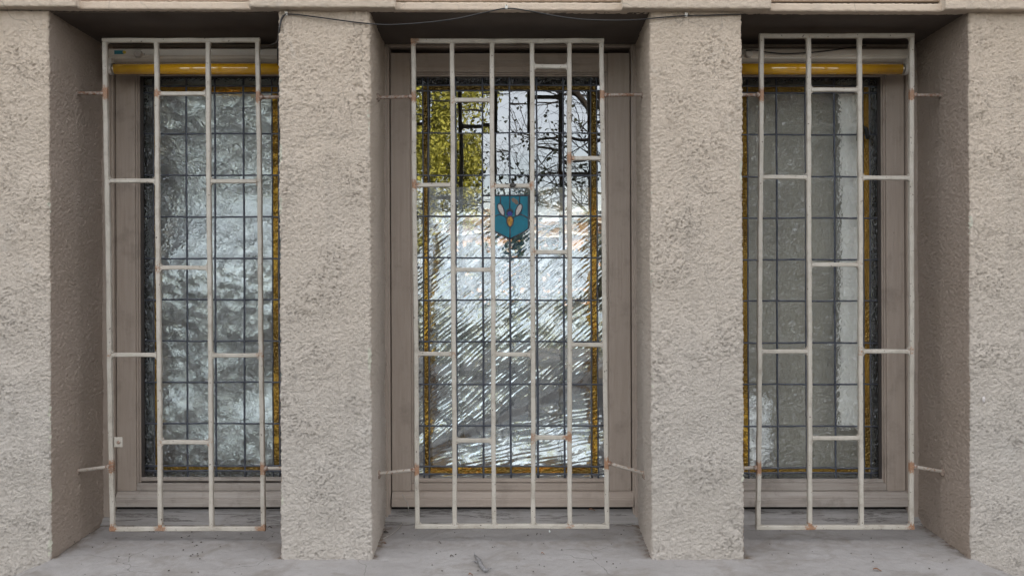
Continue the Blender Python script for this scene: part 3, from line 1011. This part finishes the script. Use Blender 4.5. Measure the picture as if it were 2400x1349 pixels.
# ------------------------------------------------------------------ insulation foil and curtain behind the glass
def foil(label, x0, x1, ztop, zbot, Yf, hfun, res, mat='foil'):
    xs = np.arange(x0, x1, res); zs = np.arange(zbot, ztop, res)
    nx, nz = len(xs), len(zs)
    X, Z = np.meshgrid(xs, zs, indexing='ij')
    H = hfun(X, Z, nx, nz, res)
    P = np.stack([X, Yf - H, Z], -1)
    o = grid_mesh("insulation_foil", P, M[mat])
    return tag(o, label, "foil sheet")

def blur1(a, k):
    f = np.exp(-(np.fft.fftfreq(a.shape[0])[:, None]**2 + np.fft.fftfreq(a.shape[1])[None, :]**2)*k*k*20)
    return np.fft.ifft2(np.fft.fft2(a)*f).real

def zpx(Z): return 650 - (Z-EYE)/sc(.41)
def xpx(X): return 1200 + X/sc(.41)
def interp_slope(Z, table):
    """integrate a slope dh/dz given as (pixel row, slope) pairs into heights"""
    py = zpx(Z[0]); t = np.array(table)
    s = np.interp(py[::-1], t[:, 0], t[:, 1])[::-1]
    dz = Z[0, 1]-Z[0, 0]
    h = np.cumsum(s)*dz
    return h[None, :]*np.ones((Z.shape[0], 1))

def h_centre(X, Z, nx, nz, res):
    n_w = fnoise(nx, nz, res, .22, .3)
    n_v = fnoise(nx, nz, res, .09, .3)
    n_a = fnoise(nx, nz, res, .035, .5)
    n_f = fnoise(nx, nz, res, .013, .4)
    px, py = xpx(X), zpx(Z)
    # diagonal creases rising to the right in the upper sheet, flatter ones under the fold
    fold = py - (1062 - (px-1000)*.44)          # >0 under the diagonal fold
    def streaks(deg, lam, stretch):
        th = R(deg)
        A_ = fnoise(560, 560, .0025, lam, .28, ax=stretch)
        U = (X*np.cos(th) + Z*np.sin(th)); V = (-X*np.sin(th) + Z*np.cos(th)) + .0022*n_w
        U = (U-U.min())/.0025; V = (V-V.min())/.0025
        i, j = np.clip(U, 0, 557).astype(int), np.clip(V, 0, 557).astype(int)
        fu, fv = np.clip(U, 0, 557)-i, np.clip(V, 0, 557)-j
        return (A_[i, j]*(1-fu)*(1-fv) + A_[i+1, j]*fu*(1-fv) + A_[i, j+1]*(1-fu)*fv + A_[i+1, j+1]*fu*fv)
    up = 1/(1+np.exp(fold/8))
    s1 = streaks(40, .0125, 26) + .45*streaks(39, .027, 16); s2 = streaks(11, .0135, 12) + .5*streaks(18, .03, 6)
    # tanh: flat facets with sharp turns between them
    ridg = (up*np.tanh(s1*1.3)*.00085 + (1-up)*np.tanh(s2*1.2)*.00085)*(.75+.4*np.tanh(n_a))
    ridg *= (1 - .8*np.exp(-(fold/18)**2)) * np.clip((py-470)/60, .15, 1)
    h = ridg + .00016*np.tanh(n_a*1.5) + .00003*n_f
    tab = [(420, .16), (475, .13), (508, -.04), (545, -.17), (600, -.24), (690, -.24), (720, -.12), (780, -.03), (840, .03), (900, .0), (950, -.05), (1000, -.14), (1080, -.16), (1200, -.1)]
    h += interp_slope(Z, tab)
    band = np.exp(-((fold+28)/24)**2)
    h += .030*(1/(1+np.exp(fold/9))) + .0035*np.exp(-((fold-26)/30)**2)
    h += .0020*n_w + .0007*n_v
    # corners pulled back
    h -= .000*(px < 990)
    return h - .006

X0, X1 = PX(950, .41), PX(1440, .41)
foil("crinkled silver insulation foil covering the lower part behind the bee shield window", X0, X1, PZ(432, .41), PZ(1140, .41), .412, h_centre, .0024)

def h_left(X, Z, nx, nz, res):
    n1 = fnoise(nx, nz, res, .22, .5); n2 = fnoise(nx, nz, res, .07, .5); n3 = fnoise(nx, nz, res, .02, .5)
    px, py = xpx(X), zpx(Z)
    tab = [(150, .26), (380, .22), (450, .0), (520, -.34), (600, -.34), (640, .05), (700, .16), (800, .12), (860, .0), (930, -.22), (1000, -.16), (1060, .08), (1200, .08)]
    h = interp_slope(Z, tab)
    # dark lower left, bright streak running down to the right
    d1 = py - (1010 - (px-400)*.75)
    h += .020*np.tanh(-d1/45) * (py > 600) * np.clip((py-600)/120, 0, 1)
    return h + .0045*n1*.5 + .0022*n2*.6 + .0005*n3
foil("crumpled silver foil filling the whole opening behind the bluish hammered glass", PX(318, .41), PX(700, .41), PZ(165, .41), PZ(1135, .41), .408, h_left, .004, 'foil_dull')

def h_right(X, Z, nx, nz, res):
    n2 = fnoise(nx, nz, res, .05, .5); n3 = fnoise(nx, nz, res, .02, .5)
    py = zpx(Z)
    tab = [(850, -.14), (1200, -.05)]
    return interp_slope(Z, tab) + .0016*n2 + .0006*n3
foil("narrow crumpled strip of silver foil low behind the greenish crackled glass", PX(1725, .41), PX(1812, .41), PZ(925, .41), PZ(1135, .41), .405, h_right, .004, 'foil_dull')

# curtain behind the right half of the right window: a pale pleated strip
xs = np.arange(PX(1958, .43), PX(2034, .43), .003); zs = np.arange(PZ(1000, .43), PZ(160, .43), .02)
X, Z = np.meshgrid(xs, zs, indexing='ij')
Yc = .398 + .0025*np.sin(X*190) + .0012*np.sin(X*83+Z*3)
tag(grid_mesh("curtain", np.stack([X + .003*np.sin(Z*5), Yc, Z], -1), M['curtain']), "narrow pale hanging curtain seen through the greenish crackled glass", "curtain")
tag(MB().box(PX(1690, .47), PX(2090, .47), .449, .455, PZ(1160, .47), PZ(150, .47), .001).build("roller_blind", M['room_blind']),
    "olive grey blind closing off the room behind the greenish crackled glass", "blind")

# ------------------------------------------------------------------ tube lamps over the outer windows
def tube_lamp(label, xa, xb, knob_px, side):
    """housing from xa to xb, fixed to the head of the window frame; the free end shows on `side`"""
    yh = .275
    f = root("tube_lamp", ((xa+xb)/2, .30, PZ(140, .27)), label, "lamp")
    z1, z2, z3 = PZ(113.5, yh), PZ(137, yh), PZ(144, yh+.01)
    MB(True).extrude_x([(yh+.004, z1), (yh, z1-.004), (yh, z2+.010), (yh+.003, z2+.006), (yh+.003, z2), (yh+.014, z3), (.326, z3), (.326, z1)], xa, xb).build("housing", M['housing'], f)
    yt = .262; zt_ = PZ(160, yt-.012)
    ta, tb = (xa+.010, xb-.004) if side < 0 else (xa+.004, xb-.012)
    n = 24
    MB(True).tube([(ta+.018 if side < 0 else ta, yt, zt_), (tb if side < 0 else tb-.018, yt, zt_)], .0182, 32).build("tube", M['tube'], f, True)
    ex = ta if side < 0 else tb
    s = 1 if side < 0 else -1
    MB(True).tube([(ex+s*.011, yt, zt_), (ex+s*.0185, yt, zt_)], .0186, 24).build("metal_ring", M['metal_cap'], f, True)
    c = MB(True)
    c.tube([(ex-s*.001, yt, zt_), (ex+s*.002, yt, zt_), (ex+s*.011, yt, zt_)], [.0165, .0195, .0195], 20)
    c.box(ex-.004, ex+.008, yt-.006, yt+.016, zt_+.012, z3+.004, .001)
    c.build("end_cap", M['cap'], f)
    kx, kz = PX(knob_px, yh), PZ(127, yh)
    MB(True).tube([(kx, yh+.001, kz), (kx, yh-.004, kz), (kx, yh-.0095, kz), (kx, yh-.011, kz)], [.0135, .0135, .0115, .009], 16).build("screw_knob", M['cap'], f)
    MB(True).box(kx+s*.018-.001, kx+s*.018+.0015, yh-.0015, yh+.001, kz-.004, kz+.003, .0003).build("screw", M['metal_cap'], f)
    return f, yh
l1, yh = tube_lamp("yellow fluorescent tube in a white housing with a teal sticker, over the left window", PX(256.5, .275), -.686, 327, -1)
xa, xb = PX(270, yh), PX(292.5, yh); za, zb = PZ(118.5, yh), PZ(127.5, yh)
MB(True).box(xa, xb, yh-.0008, yh+.0002, zb, za, 0).build("sticker", M['sticker'], l1)
MB(True).tube([(xb+.002, yh-.0005, zb+.0065), (xb+.002, yh-.0016, zb+.0065)], .0055, 14).build("sticker_dot", M['sticker_y'], l1)
l2, _ = tube_lamp("yellow fluorescent tube in a white housing with a loose black wire, over the right window", .682, PX(2131, .275), 1756, 1)

def cable(name, pts, r, mat, label, cat, n=6, sub=8):
    # Catmull-Rom through the points
    P = [Vector(p) for p in pts]
    Q = [P[0]*2-P[1]] + P + [P[-1]*2-P[-2]]
    out = []
    for i in range(1, len(Q)-2):
        for k in range(sub):
            t = k/sub
            out.append(.5*((2*Q[i]) + (Q[i+1]-Q[i-1])*t + (2*Q[i-1]-5*Q[i]+4*Q[i+1]-Q[i+2])*t*t + (3*Q[i]-Q[i-1]-3*Q[i+1]+Q[i+2])*t**3))
    out.append(P[-1])
    return tag(MB().tube(out, r, n).build(name, mat, None, True), label, cat)
def A(px, py, Y): return (PX(px, Y), Y, PZ(py, Y))
cable("cable", [A(668, 33, -.006), A(700, 35, -.007), A(770, 44, -.007), A(830, 52, -.007), A(880, 57, -.008), A(925, 58, -.010), A(1000, 53, -.014), A(1070, 44, -.016), A(1130, 31, -.015), A(1187, 20, -.014),
      A(1240, 26, -.016), A(1310, 39, -.016), A(1370, 46, -.014), A(1440, 48, -.010), A(1500, 46, -.006), A(1540, 42, -.006), A(1608, 37, -.007), A(1660, 36, -.006), A(1738, 33.5, -.005)],
      .0019, M['cable'], "thin black cable sagging along the tops of the pillars and the middle window", "cable")
cable("cable", [A(671, 32, -.008), A(661, 44, -.007), A(655, 70, -.004), A(652, 96, .02), A(650.5, 118, .06), A(651, 140, .12), A(652, 152, .20)],
      .0021, M['cable'], "black cable dropping from the first clip down the pillar edge to the left lamp", "cable")
cable("cable", [A(664, 35, -.004), A(657, 50, -.003), A(653, 78, .004), A(649, 97, .05), A(638, 104, .14), A(618, 110, .23), A(590, 116, .30)],
      .0016, M['cable_grey'], "second thinner cable running behind the left grille to the left lamp's top", "cable")
cable("cable", [A(1748, 118, .262), A(1770, 118, .258), A(1800, 123, .262), A(1845, 126, .264), A(1900, 123, .264), A(1950, 118, .266), A(1990, 112, .272), A(2030, 108, .29)],
      .0020, M['cable'], "loose black wire looping across the housing of the right lamp", "wire")
def clip(px, py, Y, label):
    e = root("cable_clip", A(px, py, Y), label, "cable clip", "white nail clips holding the cable")
    x, z = PX(px, Y), PZ(py, Y)
    MB().box(x-.0042, x+.0042, Y-.0045, Y+.006, z-.006, z+.006, .0015).build("saddle", M['clip'], e)
    MB().tube([(x, Y-.006, z+.004), (x, Y+.012, z+.004)], .0022, 8).build("nail", M['metal_cap'], e)
clip(671, 32, -.004, "white cable clip at the cable's left end by the left lamp")
clip(1187, 17, -.0125, "white cable clip on the lintel strip above the bee shield window")
clip(1608, 35, -.004, "white cable clip high on the pillar right of the bee shield window")

# ------------------------------------------------------------------ litter on the sill
def on_sill(px, py, lift=0.0):
    """the point of the sill seen at this place; the sill is flat, so this is its real position"""
    z0 = SILL + .001
    s = (EYE - z0)/(py-650)
    Y = s*1920 - DIST
    z = SILL + (.011*Y/.34 if Y > 0 else 0) + .001
    return Vector((PX(px, Y), Y, z + lift))
a = on_sill(1113, 1304, .004); b = on_sill(1138, 1340, .004)
tw = MB()
tw.tube([a, a.lerp(b, .35)+Vector((.001, 0, .002)), a.lerp(b, .7)+Vector((-.002, 0, .001)), b], [.0022, .0055, .0062, .0045], 7)
tw.tube([b, b+Vector((.008, .006, .003)), b+Vector((.016, .012, .003))], [.0045, .0030, .0012], 6)
tw.tube([a, a+Vector((-.003, .022, .002))], [.0016, .0006], 5)
tw.tube([a.lerp(b, .45), a.lerp(b, .45)+Vector((-.014, .004, .001)), a.lerp(b, .45)+Vector((-.022, .007, 0))], [.003, .002, .0008], 5)
tag(tw.build("twig", M['twig'], None, True), "grey broken twig with a forked end lying at the front of the sill", "twig")
cable("wire", [A(943, 1157, .322), A(949, 1168, .305), A(955, 1178, .28), A(957, 1192, .25), on_sill(955, 1218, .012), on_sill(940, 1240, .005), on_sill(920, 1256, .003), on_sill(899, 1266, .002)],
      .0011, M['wire'], "thin pale wire curling from the weather board down to the sill corner", "wire")
def flake(name, px, py, w, d, rot, mat, label, cat, curl=.003, board=False):
    c = on_sill(px, py, .002)
    if board: c = Vector((PX(px, .325), .325, PZ(py, .325)+.003))
    vs, fs = [], []
    n = 6
    for i in range(n+1):
        u = i/n; wd = d*math.sin(math.pi*(.12+.8*u))
        z = curl*math.sin(math.pi*u*1.4)+.0005
        for s, zz in ((-1, z), (0, z-.0008), (1, z+curl*.3)):
            x, y = (u-.5)*w, s*wd/2
            vs.append((x*math.cos(rot)-y*math.sin(rot), x*math.sin(rot)+y*math.cos(rot), zz))
    m = len(vs)
    vs += [(x, y, z+.0007) for x, y, z in vs]
    for i in range(n):
        for k in range(2):
            q = i*3+k
            fs.append((q, q+1, q+4, q+3)); fs.append((m+q, m+q+3, m+q+4, m+q+1))
        fs.append((i*3, i*3+3, m+i*3+3, m+i*3)); fs.append((i*3+2, m+i*3+2, m+i*3+5, i*3+5))
    fs.append((0, m, m+1, 1)); fs.append((1, m+1, m+2, 2)); q = n*3; fs.append((q, q+1, m+q+1, m+q)); fs.append((q+1, q+2, m+q+2, m+q+1))
    o = mesh_obj(name, vs, fs, M[mat]); o.location = c
    return tag(o, label, cat)
flake("dry_leaf", 905, 1253, .016, .012, .4, 'dark_leaf', "curled dark brown leaf bit in the corner beside the pale wire", "dry leaf")
flake("dry_leaf", 903, 1277, .007, .006, 1.0, 'leaf', "tiny brown leaf crumb in front of the pale wire's end", "leaf crumb")
flake("bark_chip", 1059, 1304, .016, .004, 1.0, 'dark_leaf', "thin dark bark sliver left of the grey twig", "bark chip")
flake("bark_chip", 1031, 1276, .008, .005, .2, 'dark_leaf', "small dark speck of bark under the middle grille's left end", "bark chip")
flake("dry_leaf", 1272, 1299, .010, .005, .1, 'leaf', "small reddish leaf crumb on the sill right of the twig", "leaf crumb")
flake("dry_leaf", 1103, 1347, .012, .007, .3, 'leaf', "reddish leaf crumb at the sill's front below the twig", "leaf crumb")
flake("dry_leaf", 1387, 1196, .022, .010, .15, 'leaf', "curled reddish leaf on the board under the middle window", "dry leaf", board=True)
flake("bark_chip", 356, 1252, .018, .005, .5, 'dark_leaf', "dark bark chip just below the left grille's bottom rail", "bark chip")
flake("straw_bit", 455, 1223, .040, .006, .12, 'straw', "bundle of dry straw on the board behind the left grille", "straw", board=True)
flake("bark_chip", 633, 1243, .014, .004, .3, 'dark_leaf', "thin dark chip by the pillar at the left window's lower corner", "bark chip")
flake("dry_leaf", 2056, 1336, .022, .008, -.3, 'leaf', "brown leaf fragment on the sill in front of the right window", "dry leaf")
tag(lump("bead", on_sill(1288, 1252, .003), .0034, M['bead'], (.8, .8, 1.1), 1), "tiny shiny white bead on the sill under the middle grille", "bead")
tag(lump("paint_crumb", on_sill(1492, 1222, .003), .003, M['bead'], (1, 1, .7), 2, 1), "white paint crumb at the sill's corner by the right anchor", "paint crumb")
pr = random.Random(11)
gm = MB()
for k in range(120):
    bx = pr.choice([(330, 640), (920, 1480), (1000, 1480), (1780, 2240), (150, 640)])
    p = on_sill(pr.uniform(*bx), pr.uniform(1245, 1346), .0006)
    r_ = pr.uniform(.0007, .0019)
    x, y, z = p
    gm.box(x-r_*pr.uniform(.7, 1.6), x+r_, y-r_, y+r_*pr.uniform(.7, 1.6), z-.001, z+r_*.7, r_*.3)
tag(gm.build("grit", M['dark_leaf']), "fine dark grit scattered over the sill", kind="stuff")
# drips and a hanging flake on the right pillar
tag(lump("paint_blister", (PX(2304, 0)+.0, -.003, PZ(936, 0)), .005, M['wing'], (.9, .5, 1.9), 4), "pale paint blister low on the rough right-hand pillar", "paint blister")

# ------------------------------------------------------------------ the street behind the camera (seen in the glass)
def m_ground(name, a, b, sc_=3):
    t = NT(name)
    return t.done(t.pbr(t.mix(t.rng(t.noise(sc_, 6), .3, .7), a, b), .9, normal=t.bump(t.noise(60, 4), .4, .01)))
M['asphalt'] = m_ground('asphalt', (.045, .045, .048), (.07, .068, .066))
M['paving'] = m_ground('paving', (.11, .105, .10), (.16, .152, .145))
M['soil'] = m_ground('grassy_ground', (.06, .07, .03), (.11, .10, .05), .6)
M['bark'] = m_simple('bark', (.045, .036, .03), .9, var=.3, ns=30, bump=.6)
M['needles'] = m_simple('yellow_green_leaves', (.36, .35, .06), .7, var=.6, ns=2.5, bump=0)
M['dull_leaf'] = m_simple('dark_green_leaf', (.05, .06, .03), .7, var=.3, ns=5, bump=0)
M['house_wall'] = m_simple('orange_render', (.50, .30, .17), .9, ns=2)
M['house_trim'] = m_simple('white_trim', (.7, .68, .62), .7)
M['tile'] = m_simple('roof_tiles', (.30, .20, .13), .85, ns=14, var=.3)
M['win_glass'] = m_simple('dark_window', (.03, .035, .04), .1, spec=.8)
def sheet(name, x0, x1, y0, y1, z, mat):
    o = mesh_obj(name, [(x0, y0, z), (x1, y0, z), (x1, y1, z), (x0, y1, z)], [(0, 1, 2, 3)], mat)
    return tag(o, kind="structure")
sheet("ground", -700, 700, -900, 300, -.16, M['soil'])
tag(MB().box(-60, 60, -3.60, .02, -.15, 0, .004).build("pavement", M['paving']), kind="structure")
tag(MB().box(-60, 60, -3.76, -3.602, -.15, .004, .01).build("kerb", M['paving']), kind="structure")
sheet("road", -60, 60, -10.0, -3.762, -.13, M['asphalt'])
tag(MB().box(-60, 60, -12.2, -10.002, -.15, 0, .004).build("opposite_pavement", M['paving']), kind="structure")

def house(x0, x1, y0, depth, eave, ridge, label):
    h = root("house", ((x0+x1)/2, y0, 0), label, "house")
    MB().box(x0, x1, y0-depth, y0, -.16, eave, 0).build("wall", M['house_wall'], h)
    r = MB().prism([(0, 0)], 0, 1) if False else MB()
    ym = y0 - depth/2
    prof = [(y0+.5, eave-.05), (y0+.5, eave+.08), (ym, ridge), (y0-depth-.5, eave+.08), (y0-depth-.5, eave-.05)]
    rf = r.extrude_x(prof, x0-.4, x1+.4).build("roof", M['tile'], h)
    n = 14
    for k in range(n):      # courses of tiles
        u = k/n
        y = y0+.5 - (depth/2+.5)*u; z = eave+.08 + (ridge-eave-.08)*u
        MB().box(x0-.4, x1+.4, y-.30, y+.02, z+.02, z+.07, .01).build("tile_course", M['tile'], h)
    MB().box(x0-.42, x1+.42, y0+.505, y0+.62, eave-.02, eave+.10, .02).build("gutter", M['house_trim'], h)
    w = x0+1.2
    while w < x1-1.8:
        f = MB().box(w-.06, w+1.16, y0+.001, y0+.06, 1.2, 2.7, .01).build("window", M['house_trim'], h)
        g = MB().box(w, w+1.1, y0+.062, y0+.07, 1.26, 2.64, .0).build("pane", M['win_glass'], None)
        g.data.transform(Matrix.Translation(-h.location)); g.parent = f
        w += 2.6
house(-3, 26, -42, 8, 3.7, 4.9, "low orange rendered house with a tiled roof across the street")

def leaf_cloud(name, n, center, rad, size, mat, parent, seed, shape=None):
    r = np.random.default_rng(seed)
    d = r.standard_normal((n, 3)); d /= np.linalg.norm(d, axis=1)[:, None]
    k = r.random(n)**.45
    cl = r.standard_normal((40, 3)); cl /= np.linalg.norm(cl, axis=1)[:, None]
    cl *= (r.random(40)**.4)[:, None]
    c0 = cl[r.integers(0, 40, n)] + d*(k*.28)[:, None]
    P = c0*np.array(rad) + np.array(center)
    if shape: P = shape(P)
    a = r.standard_normal((n, 3)); a /= np.linalg.norm(a, axis=1)[:, None]
    b = np.cross(a, r.standard_normal((n, 3))); b /= np.linalg.norm(b, axis=1)[:, None]
    s = size*(.6+.8*r.random(n))[:, None]
    V = np.stack([P-a*s, P+b*s*.5, P+a*s, P-b*s*.5], 1).reshape(-1, 3)
    F = np.arange(n*4).reshape(n, 4)
    me = bpy.data.meshes.new(name); me.from_pydata(V.tolist(), [], F.tolist()); me.materials.append(mat)
    o = bpy.data.objects.new(name, me); COL.objects.link(o); adopt(o, parent)
    return o
def added_hedge(x0, x1, y, hgt, label):
    e = root("added_hedge", ((x0+x1)/2, y, -.16), label, "added_hedge")
    r = np.random.default_rng(21)
    n = 26000
    P = np.stack([r.uniform(x0, x1, n), y + r.normal(0, .28, n), r.uniform(-.1, hgt, n)], 1)
    P[:, 2] += .12*np.sin(P[:, 0]*3.1) + .08*np.sin(P[:, 0]*7.7)
    a = r.standard_normal((n, 3)); a /= np.linalg.norm(a, axis=1)[:, None]
    b = np.cross(a, r.standard_normal((n, 3))); b /= np.linalg.norm(b, axis=1)[:, None]
    V = np.stack([P-a*.09, P+b*.06, P+a*.09, P-b*.06], 1).reshape(-1, 3)
    me = bpy.data.meshes.new("foliage"); me.from_pydata(V.tolist(), [], np.arange(n*4).reshape(n, 4).tolist()); me.materials.append(M['dull_leaf'])
    o = bpy.data.objects.new("foliage", me); COL.objects.link(o); adopt(o, e)
    m = MB()
    for k in range(int((x1-x0)/.8)):
        m.tube([(x0+.4+k*.8, y, -.16), (x0+.4+k*.8, y, hgt*.8)], .03, 5)
    m.build("stems", M['bark'], e)
added_hedge(-9, 14, -14.6, 2.15, "clipped dark green hedge put across the street to darken the reflection of the orange house")  # added to cover the bright foot of the house in the reflections
t = root("yellow_tree", (-1.95, -17, -.16), "bushy yellow-green tree across the street, mirrored in the middle window", "tree")
MB().tube([(-1.95, -17, -.3), (-1.9, -17, 2), (-2.05, -17.1, 5), (-1.95, -17, 8.2)], [.18, .14, .10, .03], 8).build("trunk", M['bark'], t, True)
leaf_cloud("crown", 26000, (-1.95, -17, 5.0), (1.45, 1.5, 3.7), .05, M['needles'], t, 3)

def bare_tree(x, y, label, seed, boughs, depth=4):
    rr = random.Random(seed)
    t = root("bare_tree", (x, y, -.16), label, "tree")
    tr = MB(); tr.tube([(x, y, -.3), (x+.03, y, 1.2), (x-.05, y, 2.2), (x-.1, y, 3.0)], [.15, .12, .10, .08], 10).build("trunk", M['bark'], t, True)
    tips = []
    def grow(m, p, d, L, r, lev):
        n = 5
        pts = [Vector(p)]
        q = Vector(p); dd = Vector(d)
        for k in range(n):
            dd = (dd + Vector((rr.uniform(-.2, .2), rr.uniform(-.2, .2), rr.uniform(-.16, .2)))).normalized()
            q = q + dd*(L/n); pts.append(q.copy())
        m.tube(pts, [r*(1-.55*k/n) for k in range(n+1)], 6 if lev < 2 else 4)
        if lev >= depth: tips.append(pts[-1]); return
        for k in range(1, n+1):
            for _ in range(2 if lev >= 1 else 1):
                if rr.random() < .80:
                    ax = Vector((rr.uniform(-1, 1), rr.uniform(-1, 1), rr.uniform(-1, 1)))
                    nd = (dd + ax*.95).normalized()
                    nd.y *= .6
                    grow(m, pts[k], nd, L*rr.uniform(.38, .62), r*(1-.55*k/n)*.52, lev+1)
    for (p, d, L, r) in boughs:
        m = MB(); grow(m, p, Vector(d).normalized(), L, r, 1)
        m.build("bough", M['bark'], t, True)
    vs, fs = [], []
    for p in tips:
        if rr.random() < .35:
            for _ in range(rr.randint(1, 3)):
                c = p + Vector((rr.uniform(-.05, .05),)*3)
                a = Vector((rr.uniform(-1, 1), rr.uniform(-1, 1), rr.uniform(-1, 1))).normalized()*.035
                b = a.cross(Vector((rr.uniform(-1, 1), 1, rr.uniform(-1, 1)))).normalized()*.02
                k = len(vs); vs += [c-a, c+b, c+a, c-b]; fs.append((k, k+1, k+2, k+3))
    o = mesh_obj("leaves", vs, fs, M['dull_leaf']); o["kind"] = "stuff"; adopt(o, t)
    print("tree tips", len(tips))
bare_tree(2.1, -8.2, "nearly bare dark-barked tree across the road, mirrored in the middle window", 5,
    [((2.02, -8.2, 2.6), (-1, 0, .55), 2.6, .055), ((2.0, -8.2, 3.0), (-.6, .1, .75), 2.4, .05), ((2.0, -8.2, 2.2), (-1, -.1, .12), 2.3, .035), ((2.05, -8.2, 3.0), (.7, .1, .8), 2.0, .05), ((2.0, -8.1, 3.0), (-.25, .1, 1), 2.2, .045), ((2.05, -8.2, 2.7), (-1, .2, .9), 3.0, .045)])
# overhead wires across the street
for k, (z, y) in enumerate(((4.6, -9.5), (5.0, -9.5), (6.2, -14.0))):
    pts = [Vector((-30+60*i/30, y, z - .5*(1-((i-15)/15)**2)*1.0)) for i in range(31)]
    tag(MB().tube(pts, .014, 5).build("overhead_wire", M['cable']), ("lowest wire over the far side of the road", "middle wire over the far side of the road", "thin high wire behind the bare tree")[k], "overhead wire", "wires over the street")
